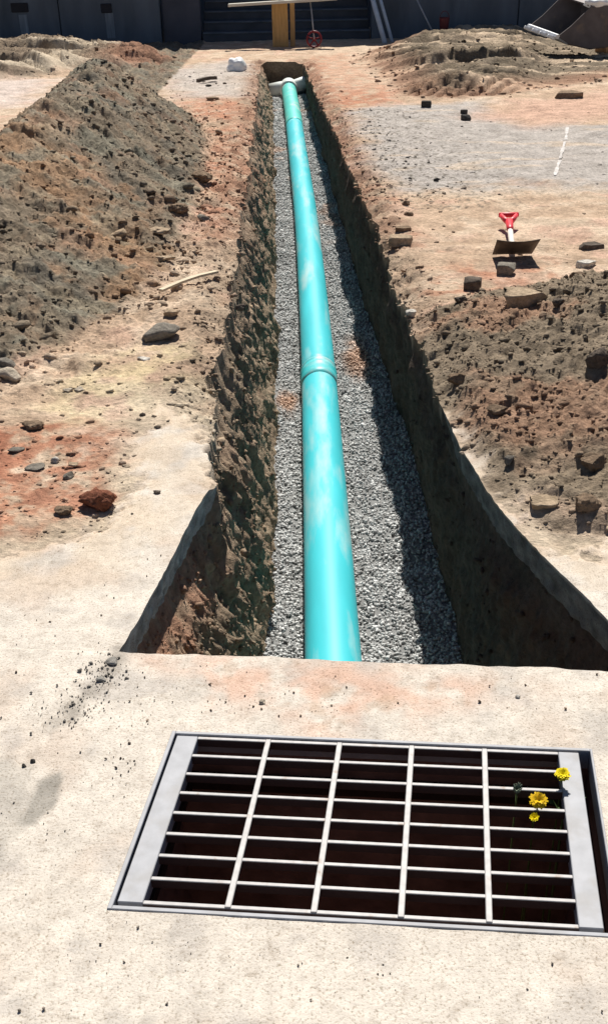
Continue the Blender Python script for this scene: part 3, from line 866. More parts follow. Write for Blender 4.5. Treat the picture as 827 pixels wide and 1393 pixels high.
# crumbs on the concrete
def specks(cx, cy, sx, sy, n, a, b, c_):
    x0, y0 = gp(cx, cy); xx = x0 + rng.normal(0, sx, n); yy = y0 + rng.normal(0, sy, n)
    k = yy < ybrk(xx) - .015
    k |= (xx < lip_l_(yy) - .01)
    u_ = (xx - GC[0]) * GE1[0] + (yy - GC[1]) * GE1[1]; v_ = (xx - GC[0]) * GE2[0] + (yy - GC[1]) * GE2[1]
    k &= ~((np.abs(u_) < GW / 2 + .05) & (np.abs(v_) < GD / 2 + .05))
    xx, yy = xx[k], yy[k]; s = powsize(len(xx), a, b, 3.2)
    return np.stack([xx, yy, s * .4 + .001], -1), s, np.tile(c_, (len(xx), 1)) * rng.uniform(.6, 1.3, (len(xx), 1))
parts_ = [specks(140, 915, .035, .045, 170, .0012, .0062, C(.36, .33, .29)), specks(100, 965, .05, .04, 120, .0015, .006, C(.36, .33, .29)),
          specks(250, 980, .14, .06, 60, .0012, .004, C(.2, .16, .12)), specks(60, 820, .3, .3, 90, .0012, .0045, C(.25, .2, .16)),
          specks(120, 1150, .25, .22, 110, .001, .0035, C(.30, .26, .22)), specks(450, 950, .35, .05, 90, .0012, .005, C(.3, .22, .16)),
          specks(360, 1300, .40, .06, 120, .001, .0034, C(.30, .26, .22)), specks(170, 1040, .02, .06, 30, .0015, .004, C(.15, .12, .1))]
P_ = np.concatenate([p[0] for p in parts_]); S_ = np.concatenate([p[1] for p in parts_]); C_ = np.concatenate([p[2] for p in parts_])
scatter('grit', P_, S_, C_, V20, M_SOIL)
# lumps clinging to the trench walls
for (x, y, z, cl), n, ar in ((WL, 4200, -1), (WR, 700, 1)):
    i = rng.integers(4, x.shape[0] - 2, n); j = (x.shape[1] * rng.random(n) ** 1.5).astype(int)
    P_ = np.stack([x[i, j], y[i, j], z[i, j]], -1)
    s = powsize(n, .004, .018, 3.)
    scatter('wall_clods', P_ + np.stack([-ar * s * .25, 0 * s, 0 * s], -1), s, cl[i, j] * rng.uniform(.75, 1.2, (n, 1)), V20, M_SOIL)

# ------------------------------------------------------------------ sewer pipe
M_PIPE = simple('green_pipe', (.055, .53, .60), .48, 0, .10, 3., .1, .002, .35, dirt=(.48, .63, .62), dirt_lo=.50, dirt_hi=.82, dscale=2.6, stretch=(3, .6, 3))
M_PIPE2 = simple('faded_green_pipe', (.10, .58, .52), .45, 0, .1, 4., .15, .002, .4, dirt=(.5, .66, .6), dscale=6.)
M_BELL = simple('dusty_pipe_bell', (.05, .56, .60), .45, 0, .1, 8., .15, .002, .4, dirt=(.42, .64, .64), dirt_lo=.42, dirt_hi=.75, dscale=9.)
M_TEE = simple('white_pvc', (.70, .74, .70), .4, 0, .06, 6., .1, .001, .4)
pipe = tag(empty('sewer_pipe', (PIPE[0][0], PIPE[0][1], float(zf(PIPE[0][1])))), 'long turquoise sewer pipe lying on gravel along the bottom of the trench', 'pipe')
PO = np.array(pipe.location)
def pipe_at(y): return np.array([np.interp(y, PYs, PXs), y, np.interp(y, PYs, PZs)])
# smooth the centre line
PYs = np.linspace(Y0 - .25, 18.2, 200)
PXs = np.interp(PYs, PY, PX); PZs = np.interp(PYs, PY, PZ)
ker = np.ones(15) / 15
PXs = np.convolve(np.pad(PXs, 7, 'edge'), ker, 'valid'); PZs = np.convolve(np.pad(PZs, 7, 'edge'), ker, 'valid')
YJ = gp(432, 492, -.70)[1]; YJ2 = gp(399, 158, -.34)[1]; YT = gp(388, 112, -.33)[1]
YT = min(YT, TEND - .3)
def section(y0, y1, mt, name, prof=None, n=40):
    b = MB()
    ys_ = np.linspace(y0, y1, n)
    b.tube([pipe_at(v) - PO for v in ys_], PR if prof is None else [prof(v) for v in ys_], 40)
    o = b.build(name, mt, pipe, True)
    return o
section(Y0 + .15, YJ - .10, M_PIPE, 'pipe_section')
bl = MB()
prof_pts = [(-.18, PR + .001), (-.10, PR + .003), (-.07, PR + .005), (-.02, PR + .005), (-.012, PR + .008), (.004, PR + .008), (.010, PR + .004), (.046, PR + .004), (.05, PR + .007), (.066, PR + .007), (.072, PR + .001)]
bl.tube([pipe_at(YJ + a) - PO for a, _ in prof_pts], [r for _, r in prof_pts], 48)
bl.build('bell_joint', M_BELL, pipe, True)
section(YJ + .02, YJ2, M_PIPE, 'pipe_section', n=70)
o = section(YJ2 - .001, YT, M_PIPE2, 'pipe_section', lambda v: PR + .003)
o['label'] = 'paler faded end section of the turquoise pipe'
te = pipe_at(YT) - PO
tb_ = MB()
tb_.tube([te + (0, -.22, .0), te + (0, -.20, 0), te + (0, 0, 0), te + (0, .2, 0), te + (0, .22, 0)], [PR + .012, PR + .028, PR + .03, PR + .03, PR + .01], 32)
tb_.tube([te + (-.30, .02, -.05), te + (-.29, .02, -.05), te + (-.12, .02, -.02), te + (0, .02, 0), te + (.12, .02, .02), te + (.26, .02, .06), te + (.27, .02, .06)], [PR - .01, PR + .012, PR + .012, PR, PR + .0, PR + .004, PR - .01], 32)
tb_.build('tee_fitting', M_TEE, pipe, True)

# ------------------------------------------------------------------ drain grate and basin
M_GAL = simple('galvanised_steel', (.30, .305, .325), .6, .0, .12, 30., .12, .001, .5, dirt=(.235, .22, .205), dirt_lo=.48, dirt_hi=.75, dscale=9.)
M_BAR = simple('worn_steel_bar_shaded_sides', (.37, .355, .345), .55, .0, .15, 60., .2, .001, .5, dirt=(.25, .17, .12), dirt_lo=.6, dirt_hi=.72, dscale=25.)
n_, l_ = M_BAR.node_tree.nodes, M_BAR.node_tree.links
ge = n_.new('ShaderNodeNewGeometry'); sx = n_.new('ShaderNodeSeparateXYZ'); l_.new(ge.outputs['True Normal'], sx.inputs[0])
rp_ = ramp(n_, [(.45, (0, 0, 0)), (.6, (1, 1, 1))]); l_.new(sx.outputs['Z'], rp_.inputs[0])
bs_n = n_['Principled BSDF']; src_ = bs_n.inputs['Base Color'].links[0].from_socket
mx_ = N(n_, 'ShaderNodeMix', data_type='RGBA'); mx_.inputs[6].default_value = (.06, .033, .027, 1); l_.new(rp_.outputs[0], mx_.inputs[0]); l_.new(src_, mx_.inputs[7]); l_.new(mx_.outputs[2], bs_n.inputs['Base Color'])  # bar sides dark rust brown, their shade painted in by face direction
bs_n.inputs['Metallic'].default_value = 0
M_RUST = simple('rusty_iron', (.03, .017, .013), .8, .1, .3, 40., .4, .002, .2)
M_BASIN = simple('wet_brown_concrete', (.19, .11, .092), .75, 0, .35, 14., .5, .006, .2)
GR = Matrix(((GE1[0], GE2[0], 0), (GE1[1], GE2[1], 0), (0, 0, 1)))
GRn = np.array([[GE1[0], GE2[0], 0], [GE1[1], GE2[1], 0], [0, 0, 1]])
grate = tag(empty('drain_grate', (GC[0], GC[1], 0)), 'rectangular galvanised steel grate set in the pale concrete in the foreground', 'drain grate')
def gbox(mb, u0, u1, v0, v1, z0, z1, bev=.0012):
    d = (u1 - u0, v1 - v0, z1 - z0); c = np.array(((u0 + u1) / 2, (v0 + v1) / 2, (z0 + z1) / 2))
    mb.box(GRn @ c, d, GRn, bev)
hw, hd = GW / 2, GD / 2
b = MB()       # angle-iron seat round the opening
t_ = .007
gbox(b, -hw - .004, -hw + t_ - .002, -hd - .006, hd + .004, -.05, .0025); gbox(b, hw - t_ + .004, hw + .002, -hd - .006, hd + .004, -.05, .0015)
gbox(b, -hw + t_ - .002, hw - t_ + .004, hd - t_ + .002, hd + .004, -.05, .002); gbox(b, -hw + t_ - .002, hw - t_ + .004, -hd - .006, -hd + .003, -.05, .0025)
b.build('frame', M_GAL, grate)
b = MB()       # dark rusty ledge the grate sits on
gbox(b, -hw + .004, hw - .004, -hd + .001, -hd + .03, -.14, -.11, 0); gbox(b, -hw + .004, hw - .004, hd - .03, hd - .004, -.14, -.11, 0)
gbox(b, -hw + .004, -hw + .04, -hd + .03, hd - .03, -.14, -.11, 0); gbox(b, hw - .05, hw - .004, -hd + .03, hd - .03, -.14, -.11, 0)
b.build('ledge', M_RUST, grate)
gL, gR_ = -hw + .010, hw - .028          # outer edges of the grate itself
gB, gT = -hd + .013, hd - .009
pL, pR = gL + .048, gR_ - .044
for u0, u1 in ((gL, pL), (pR, gR_)):
    b = MB(); gbox(b, u0, u1, gB, gT, -.034, 0., .0015); b.build('end_plate', M_GAL, grate)
nb = 9
vs_ = np.linspace(gB + .0035, gT - .0035, nb)
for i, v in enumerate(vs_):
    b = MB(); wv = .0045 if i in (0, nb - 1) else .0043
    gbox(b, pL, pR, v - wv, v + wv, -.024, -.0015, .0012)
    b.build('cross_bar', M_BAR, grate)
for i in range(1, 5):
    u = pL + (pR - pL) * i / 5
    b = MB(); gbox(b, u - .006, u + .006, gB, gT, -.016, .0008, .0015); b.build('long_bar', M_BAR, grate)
# basin: four walls and floor below the opening
b = MB(); D_ = -.75
def wq(p): return [tuple(GRn @ np.array(q_) + np.array((GC[0], GC[1], 0))) for q_ in p]
e_ = .03
def slabw(u0, u1, v0, v1, z0, z1):
    b.hexa(wq([(u0, v0, z0), (u1, v0, z0), (u1, v1, z0), (u0, v1, z0), (u0, v0, z1), (u1, v0, z1), (u1, v1, z1), (u0, v1, z1)]))
slabw(-hw - .1, -hw + .001, -hd - .1, hd + .1, D_, -.006); slabw(hw - .001, hw + .1, -hd - .1, hd + .1, D_, -.006)
slabw(-hw + .001, hw - .001, hd - .001, hd + .1, D_, -.006); slabw(-hw + .001, hw - .001, -hd - .1, -hd + .001, D_, -.006)
slabw(-hw - .1, hw + .1, -hd - .1, hd + .1, D_ - .1, D_ - .001)
kind(b.build('catch_basin', M_BASIN), 'structure')
M_WATER, n_, l_, bs = mat('dark_water'); bs.inputs['Base Color'].default_value = (.012, .009, .008, 1); bs.inputs['Roughness'].default_value = .08
b = MB(); b.add(wq([(-hw, -hd, D_ + .06), (hw, -hd, D_ + .06), (hw, hd, D_ + .06), (-hw, hd, D_ + .06)]), [(0, 1, 2, 3)])
kind(b.build('water', M_WATER), 'structure')

# dandelions growing up through the grate
M_YEL = simple('yellow_petal', (.80, .66, .01), .6, 0, .12, 90., .2, .001, .2)
M_YEL2 = simple('orange_yellow_petal', (.72, .47, .01), .6, 0, .2, 90., .2, .001, .2)
M_STEM = simple('green_stem', (.10, .14, .04), .6, 0, .2, 50., .1, .001, .2)
M_SEED = simple('grey_green_bud', (.16, .19, .14), .8, 0, .25, 80., .3, .001, .1)
M_LEAF = simple('dark_leaf', (.045, .075, .025), .6, 0, .25, 30., .2, .001, .2)
def dandelion(px, py, z, r, label, mt, tilt, petals=60, kindf='open'):
    x, y = gp(px, py, z)
    root = tag(empty('dandelion', (x, y + .01, D_ + .06)), label, 'flower')
    base = np.array((x, y + .01, D_ + .06))
    head = np.array((x, y, z))
    ax = np.array((tilt[0], tilt[1], 1.)); ax /= np.linalg.norm(ax)
    s = MB(); p0 = head - ax * .012
    s.tube([np.array((0, 0, 0)), np.array((.004, .004, (p0 - base)[2] * .5)), p0 - base - ax * .04, p0 - base], [.0022, .002, .0018, .0018], 7)
    s.build('stem', M_STEM, root, True)
    c = MB(); c.tube([p0 - base - ax * .002, p0 - base + ax * .004, p0 - base + ax * .010], [.002, r * .42, r * .45], 10)
    c.build('sepals', M_STEM, root, True)
    u = np.cross(ax, (1, 0, 0)); u /= np.linalg.norm(u); v = np.cross(ax, u)
    f = MB()
    for k in range(petals):
        a = k * 2.39996; rr = math.sqrt((k + .5) / petals)
        if kindf == 'open': el = .95 - .85 * rr
        elif kindf == 'shaggy': el = .9 - .95 * rr + random.uniform(-.2, .2)
        else: el = 1.25 - .5 * rr
        L = r * (.55 + .45 * rr) * random.uniform(.85, 1.12)
        d = math.cos(a) * u + math.sin(a) * v; t = -math.sin(a) * u + math.cos(a) * v
        wd = r * .13
        b0 = head - base + ax * .002 * (1 - rr); dirv = d * math.cos(el) + ax * math.sin(el)
        b1 = b0 + dirv * L * .6; b2 = b0 + dirv * L - ax * L * .06
        f.add([b0 - t * wd * .4, b0 + t * wd * .4, b1 + t * wd, b1 - t * wd, b2 + t * wd * .7, b2 - t * wd * .7], [(0, 1, 2, 3), (3, 2, 4, 5)])
    f.build('flower_head', mt, root, False)
    return root
dandelion(765, 1054, .028, .0165, 'bright yellow open dandelion touching the right end plate of the grate', M_YEL, (-.1, -.35), 90)
dandelion(732, 1089, .022, .0185, 'ragged orange-yellow dandelion, larger of the two in the right column of the grate', M_YEL2, (0, -.55), 80, 'shaggy')
dandelion(726, 1113, .005, .0135, 'small half-shaded yellow dandelion just below the ragged one in the grate', M_YEL, (-.15, -.5), 46, 'bud')
x, y = gp(703, 1073, .012)
rt_ = tag(empty('dandelion', (x, y, D_ + .06)), 'grey-green closed dandelion bud left of the yellow flowers in the grate', 'flower')
s = MB(); hh = .012 - D_ - .06
s.tube([(0, 0, 0), (.003, .005, hh * .6), (0, 0, hh - .012)], .0018, 7); s.build('stem', M_STEM, rt_, True)
s = MB()
for k in range(14):
    a = k * 2.4; o_ = np.array((math.cos(a), math.sin(a), 0)) * .0035
    tip = np.array((math.cos(a) * .009, math.sin(a) * .009 - .004, hh + random.uniform(.004, .014)))
    s.tube([np.array((0, 0, hh - .014)) + o_ * .3, np.array((0, 0, hh - .002)) + o_ * 1.6, tip], [.001, .003, .0008], 5)
s.build('closed_head', M_SEED, rt_, True)
# leaves of the plant, in the dark just under the bars
x, y = gp(768, 1092, -.06)
lf = tag(empty('dandelion_plant', (x, y, D_ + .06)), 'dim green dandelion leaves under the bars below the brightest flower', 'plant')
for k in range(5):
    s = MB(); a = k * 1.3 + .4; L = .05
    p = [np.array((0, 0, -D_ - .16)), np.array((math.cos(a) * L * .5, math.sin(a) * L * .3, -D_ - .12)), np.array((math.cos(a) * L, math.sin(a) * L * .5, -D_ - .115))]
    t = np.array((-math.sin(a), math.cos(a), 0)) * .008
    s.add([p[0] - t * .3, p[0] + t * .3, p[1] + t, p[1] - t, p[2] + t * .15, p[2] - t * .15], [(0, 1, 2, 3), (3, 2, 4, 5)])
    s.build('leaf', M_LEAF, lf)
s = MB(); s.tube([(0, 0, 0), (0, 0, -D_ - .16)], .003, 6); s.build('stem', M_STEM, lf, True)

# ------------------------------------------------------------------ single rocks and clods
RC = {'rubble': C(.34, .32, .29), 'red': C(.22, .085, .05), 'grey': C(.24, .215, .18), 'pale': C(.50, .43, .34), 'white': C(.62, .58, .52), 'dark': C(.13, .105, .085), 'brown': C(.24, .17, .115), 'tan': C(.42, .32, .22), 'black': C(.065, .06, .055)}
def rock(px, py, wpx, hpx, c, label=None, shape='rock', group=None, name='rock', seed=None, deep=1.):
    """px, py is where the rock meets the ground in the photograph; wpx, hpx its size there"""
    x, y = gp(px, py)
    h = float(height(np.array([x]), np.array([y]))[0][0])
    for _ in range(3):
        x, y = gp(px, py, h); h = float(height(np.array([x]), np.array([y]))[0][0])
    s = pxm(px, py, h)
    el = math.atan2(CH - h, y)
    W_ = wpx / s; Hh = hpx / s
    # visible height = H cos(el) + depth sin(el)
    dep = W_ * .8 * deep
    H_ = max((Hh - dep * math.sin(el) * .6) / math.cos(el), W_ * .22)
    v, f = ico(4 if shape == 'clod' else 3)
    i = rng.integers(0, 999)
    r = 1 + .22 * noise3(v[:, 0] * 1.2 + i, v[:, 1] * 1.2, v[:, 2] * 1.2) + .12 * noise3(v[:, 0] * 3.1, v[:, 1] * 3.1 + i, v[:, 2] * 3.1) + .06 * noise3(v[:, 0] * 8, v[:, 1] * 8 + i, v[:, 2] * 8)
    p = v * r[:, None]
    for _ in range(13 if shape == 'rock' else (3 if shape == 'clod' else 2)):
        nrm = rng.normal(size=3); nrm /= np.linalg.norm(nrm); dd = rng.uniform(.48, .82)
        e_ = np.maximum(p @ nrm - dd, 0); p = p - e_[:, None] * nrm[None]
    if shape == 'slab':
        for _ in range(7):
            aa = rng.uniform(0, 6.283); nrm = np.array((math.cos(aa), math.sin(aa), rng.uniform(-.25, .25))); nrm /= np.linalg.norm(nrm)
            e_ = np.maximum(p @ nrm - rng.uniform(.55, .85), 0); p = p - e_[:, None] * nrm[None]
        p[:, 2] = np.clip(p[:, 2], -.5, .35)
        p[:, :2] *= (1 + .12 * np.sign(p[:, :2]))
    if shape == 'block':
        p = np.clip(p, -.62, .62)
    if shape == 'clod':
        p *= (1 + .16 * noise3(p[:, 0] * 3.3, p[:, 1] * 3.3, p[:, 2] * 3.3 + i) + .12 * noise3(p[:, 0] * 7, p[:, 1] * 7, p[:, 2] * 7 + i) + .07 * noise3(p[:, 0] * 15, p[:, 1] * 15, p[:, 2] * 15 + i))[:, None]
    lo, hi = p.min(0), p.max(0)
    p = (p - (lo + hi) / 2) / (hi - lo) * np.array((W_, dep, H_))
    a = rng.uniform(-.3, .3); ca, sa = math.cos(a), math.sin(a)
    p = p @ np.array(((ca, sa, 0), (-sa, ca, 0), (0, 0, 1)))
    p[:, 2] += H_ * (.42 if shape == 'block' else .27)
    n_ = noise3(p[:, 0] * 30, p[:, 1] * 30, p[:, 2] * 30 + i)
    col = RC[c][None] * (1 + .25 * n_)[:, None]
    o = mesh_obj(name, p, f, M_SOIL, None, False, col, (x, y + dep * .35, h))
    tag(o, label, 'rock' if name == 'rock' else 'clod' if name == 'clod' else name.replace('_', ' '), group)
    return o

rock(132, 696, 52, 42, 'red', 'dark red lump of clay alone on the pale slab at left', 'clod', name='clod')
rock(180, 0 + 682 + 18, 4, 3, 'dark', 'tiny dark crumb on the slab right of the red clay lump', 'clod', name='clod')
rock(214, 672, 11, 7, 'dark', 'black crumb on the white slab between the red clay lump and the trench', 'clod', name='clod')
rock(86, 702, 26, 18, 'brown', 'brown clod half sunk in red soil left of the red clay lump', 'clod', name='clod')
rock(218, 464, 54, 34, 'grey', 'big angular grey rock between the tall heap and the trench', 'rock')
rock(233, 431, 22, 14, 'tan', 'small tan rock just behind the big angular grey rock', 'rock')
rock(14, 519, 34, 26, 'pale', 'pale rounded rock at the left foot of the tall heap', 'rock')
rock(10, 498, 24, 18, 'grey', 'grey rock on top of the pale rounded rock at the left edge', 'rock')
rock(107, 533, 17, 9, 'pale', 'right one of two small pale stones on the tan ground by the heap', 'rock')
rock(92, 534, 14, 8, 'pale', 'left one of two small pale stones on the tan ground by the heap', 'rock')
rock(75, 630, 12, 11, 'white', 'round whitish pebble on the red soil patch', 'rock')
rock(42, 586, 34, 18, 'brown', 'flat brown clod above the red soil patch at left', 'clod', name='clod')
rock(22, 617, 20, 11, 'grey', 'grey stone at the left side of the red soil patch', 'rock')
rock(99, 636, 17, 9, 'tan', 'flat tan stone in the red soil near the whitish pebble', 'rock')
rock(93, 652, 15, 12, 'grey', 'grey stone in the red soil straight below the flat tan stone', 'rock')
rock(47, 640, 28, 12, 'grey', 'long grey stone in the red soil left of the whitish pebble', 'rock')
rock(195, 491, 18, 8, 'white', 'white flat stone below the big angular grey rock', 'rock')
rock(194, 566, 9, 7, 'dark', 'dark crumb on the slab edge below the white flat stone', 'clod', name='clod')
rock(328, 421, 16, 12, 'dark', 'dark clod on the left lip of the trench', 'clod', name='clod')
rock(277, 298, 18, 14, 'grey', 'grey stone at the foot of the tall heap above the fallen lath', 'rock')
rock(273, 250, 34, 22, 'brown', 'largest brown clod at the right foot of the tall heap', 'clod', name='clod')
rock(240, 285, 34, 18, 'brown', 'wide brown clod low on the slope of the tall heap', 'clod', name='clod')
rock(215, 326, 40, 14, 'tan', 'long tan clod at the foot of the heap', 'clod', name='clod')
rock(222, 356, 34, 12, 'tan', 'tan clod on the slope just above the fallen lath', 'clod', name='clod')
rock(689, 374, 24, 17, 'grey', 'grey flat-topped stone in front of the red-handled shovel', 'block')
rock(643, 396, 23, 20, 'dark', 'dark cubic clod left of the flat slab of stone', 'block', name='clod')
rock(712, 420, 68, 30, 'tan', 'long flat tan slab of stone at the top of the right heap', 'slab', deep=.9)
rock(760, 416, 19, 15, 'dark', 'dark clod right of the long flat stone slab', 'clod', name='clod')
rock(627, 415, 18, 12, 'dark', 'dark clod left of and below the cubic clod', 'clod', name='clod')
rock(799, 364, 27, 12, 'white', 'whitish flat stone near the right edge above the heap', 'slab')
rock(785, 385, 21, 18, 'brown', 'brown stone under the whitish flat stone at right', 'rock')
rock(806, 339, 34, 11, 'dark', 'dark flat clod beyond the whitish flat stone', 'slab', name='clod')
rock(623, 526, 30, 25, 'brown', 'round brown clod on the right lip of the trench', 'clod', name='clod')
rock(559, 432, 15, 14, 'white', 'white stone on the right lip of the trench', 'rock')
rock(678, 566, 30, 20, 'brown', 'brown clod on the right heap', 'clod', name='clod')
rock(693, 625, 15, 17, 'grey', 'grey-green pebble on the front of the right heap', 'rock')
rock(545, 336, 30, 15, 'tan', 'tan block of soil leaning out over the right trench lip', 'block', name='clod')
rock(556, 294, 14, 8, 'brown', 'nearer of two small brown clods right of the trench below the grey patch', 'clod', name='clod')
rock(552, 279, 12, 9, 'brown', 'farther of two small brown clods right of the trench below the grey patch', 'clod', name='clod')
rock(548, 316, 22, 8, 'brown', 'flat brown flake of soil behind the tan block on the trench lip', 'slab', name='clod')
rock(580, 146, 13, 9, 'black', 'black block on the grey patch, farthest left of the three', 'block', name='block')
rock(631, 155, 9, 6, 'black', 'small black block behind its twin on the grey patch', 'block', name='block')
rock(634, 164, 12, 8, 'black', 'black block on the grey patch, nearest of the three', 'block', name='block')
rock(593, 247, 8, 7, 'black', 'black crumb alone on the near edge of the grey patch', 'clod', name='clod')
rock(775, 134, 40, 6, 'brown', 'strip of brown clods lying on the pink clay at far right', 'slab', name='clod')
rock(813, 480 + 12, 30, 40, 'dark', 'big dark clod at the right edge on the heap', 'clod', name='clod')
rock(743, 690, 44, 12, 'tan', 'flat pinkish slab of soil lying in the front of the right heap', 'slab', name='clod')
rock(800, 690, 40, 30, 'brown', 'crumbly brown lump at the lower right corner of the right heap', 'clod', name='clod')
rock(810, 640, 38, 30, 'brown', 'crumbly brown lump at the right edge behind the lower one', 'clod', name='clod')
rock(283, 118, 9, 4, 'black', 'black crumb under the dark stick on the pale ground', 'clod', name='clod')
rock(306, 115, 6, 4, 'dark', 'dark crumb between the dark stick and the white bag', 'clod', name='clod')
rock(289, 137, 18, 6, 'brown', 'brown flat clod in front of the dark stick', 'slab', name='clod')
rock(704, 950, 7, 6, 'white', 'whitish pebble on the slab above the grate at right', 'rock')
rock(357, 958, 9, 8, 'pale', 'pale pebble on the slab between grate and trench', 'rock')
rock(45, 1038, 8, 7, 'black', 'black crumb on the slab above the grey stain', 'clod', name='clod')
rock(33, 1044, 7, 6, 'black', 'smaller black crumb left of another above the grey stain', 'clod', name='clod')
rock(150, 905, 20, 12, 'rubble', 'largest broken piece of concrete at the corner of the trench', 'rock')
rock(137, 928, 14, 9, 'rubble', 'broken piece of concrete below the largest one by the trench corner', 'rock')

# fallen lath, dark stick, white bag
M_LATH = simple('bleached_wood', (.55, .47, .34), .8, 0, .2, 8., .3, .002, .2, stretch=(1, 12, 12))
M_DWOOD = simple('dark_wood', (.09, .07, .055), .85, 0, .3, 10., .3, .002, .2)
def hgt(x, y): return float(height(np.array([x]), np.array([y]))[0][0])
def stick(name, p0, p1, w_, t_, mt, label, cat, lift=.01, z0=None, z1=None):
    a = gp(*p0); b_ = gp(*p1)
    za = hgt(*a) + lift if z0 is None else z0; zb = hgt(*b_) + lift if z1 is None else z1
    a = gp(p0[0], p0[1], za); b_ = gp(p1[0], p1[1], zb)
    A = np.array((a[0], a[1], za)); B = np.array((b_[0], b_[1], zb))
    mb = MB(); L = np.linalg.norm(B - A); d = (B - A) / L
    u = np.cross((0, 0, 1), d); u /= np.linalg.norm(u); v = np.cross(d, u)
    pts = []
    for k in range(7):
        s_ = k / 6; c_ = d * L * s_ + v * .012 * math.sin(s_ * 3) ; j = 1 + .12 * math.sin(k * 2.7)
        pts.append([c_ - u * w_ / 2 * j - v * t_ / 2, c_ + u * w_ / 2 * j - v * t_ / 2, c_ + u * w_ / 2 * j + v * t_ / 2, c_ - u * w_ / 2 * j + v * t_ / 2])
    vv = [q_ for r_ in pts for q_ in r_]; ff_ = []
    for k in range(6):
        for i in range(4): ff_.append((k*4+i, k*4+(i+1) % 4, (k+1)*4+(i+1) % 4, (k+1)*4+i))
    ff_ += [(3, 2, 1, 0), (24, 25, 26, 27)]
    mb.add(vv, ff_)
    return tag(mb.build(name, mt, None, False, tuple(A)), label, cat)
stick('wood_lath', (219, 395), (295, 370), .028, .012, M_LATH, 'thin bleached wooden lath lying beside the heap near the trench', 'stick', .03)
stick('wood_stick', (269, 110), (294, 106), .05, .04, M_DWOOD, 'dark stick lying on the pale ground left of the trench end', 'stick', .03)
x, y = gp(322, 97)
M_BAG = simple('white_plastic', (.85, .85, .84), .5, 0, .05, 10., .3, .01, .3)
v, f = ico(4)
r = 1 + .25 * noise3(v[:, 0] * 1.6 + 4, v[:, 1] * 1.6, v[:, 2] * 1.6) + .12 * np.abs(noise3(v[:, 0] * 5, v[:, 1] * 5, v[:, 2] * 5))
p = v * r[:, None] * np.array((.15, .12, .12)); p[:, 2] = np.maximum(p[:, 2], -.05) + .05
tag(mesh_obj('plastic_bag', p, f, M_BAG, None, True, None, (x, y + .08, hgt(x, y))), 'crumpled white plastic bag by the far end of the trench', 'bag')

# white paint mark on the grey patch
M_MARK = simple('marking_paint', (.58, .55, .53), .8, 0, .1, 20., .3, .002, .2, dirt=(.44, .41, .38), dirt_lo=.42, dirt_hi=.58, dscale=18.)
b = MB(); pl = [(771, 174), (769, 190), (764, 206), (760, 222), (754, 243)]
pts = []
wq_ = []
for i, (px, py) in enumerate(np.array([np.interp(np.linspace(0, 4, 33), range(5), [p_[j] for p_ in pl]) for j in (0, 1)]).T):
    x, y = gp(px, py); w_ = .013 + .004 * math.sin(i * .9) + .003 * math.sin(i * 2.3)
    pts += [(x - w_, y, 0), (x + w_, y, 0)]
pa = np.array(pts); pa[:, 2] = height(pa[:, 0], pa[:, 1])[0] + .006
b.add(pa, [(2*i, 2*i+1, 2*i+3, 2*i+2) for i in range(32) if i not in (9, 21)])
kind(b.build('paint_mark', M_MARK), 'structure')

# ------------------------------------------------------------------ shovel
M_BLADE = simple('dark_blade_steel', (.10, .075, .06), .7, .3, .3, 18., .4, .002, .3)
M_REDP = simple('red_plastic', (.62, .035, .05), .45, 0, .1, 20., .1, .001, .4)
M_SHAFT = simple('pale_shaft', (.72, .66, .60), .5, 0, .1, 20., .1, .001, .4)
x, y = gp(696, 347); z0 = hgt(x, y)
xe, ye = gp(691, 299, .05)
sh_ = tag(empty('shovel', (x, y, z0)), 'short shovel with red grip lying on the tan ground, blade tipped up', 'shovel')
b = MB(); nxs, nys = 9, 7
g_ = []
for th in (0, 1):
    for j in range(nys):
        for i in range(nxs):
            s_ = i / (nxs - 1) * 2 - 1; t_ = j / (nys - 1)
            hwid = .112 + .008 * t_
            zz = .012 + t_ * .112 + .010 * s_ * s_ * t_
            g_.append((s_ * hwid, -.165 * t_ + .012 * s_ * s_ * t_ + .005 * th, zz))
fc = []
for th in (0, 1):
    for j in range(nys - 1):
        for i in range(nxs - 1):
            o_ = th * nxs * nys; a = o_ + j * nxs + i
            q_ = (a, a + 1, a + nxs + 1, a + nxs); fc.append(q_ if th else q_[::-1])
rim = [i for i in range(nxs)] + [j * nxs + nxs - 1 for j in range(1, nys)] + [(nys - 1) * nxs + i for i in range(nxs - 2, -1, -1)] + [j * nxs for j in range(nys - 2, 0, -1)]
for a, c_ in zip(rim, rim[1:] + rim[:1]): fc.append((a, c_, c_ + nxs * nys, a + nxs * nys))
b.add(g_, fc); b.build('blade', M_BLADE, sh_, True)
ed = np.array((xe - x, ye - y, .05 - z0))
b = MB(); b.tube([(0, -.045, .07), (0, .0, .045), ed * .25 + (0, 0, .035), ed * .80 + (0, 0, .02)], [.012, .017, .017, .016], 12); b.build('shaft', M_SHAFT, sh_, True)
b = MB(); b.tube([ed * .55 + (0, 0, .028), ed * .62 + (0, 0, .028), ed * .82 + (0, 0, .026)], [.0175, .021, .024], 12)
for sx in (-1, 1): b.tube([ed * .8 + (0, 0, .022), ed * .9 + (sx * .028, 0, .025), ed * .985 + (sx * .047, 0, .03)], [.02, .016, .013], 10)
b.build('grip_fork', M_REDP, sh_, True)
b = MB(); b.tube([ed + (-.062, 0, .03), ed + (-.056, 0, .03), ed + (.056, 0, .03), ed + (.062, 0, .03)], [.010, .016, .016, .010], 12); b.build('grip_bar', M_REDP, sh_, True)

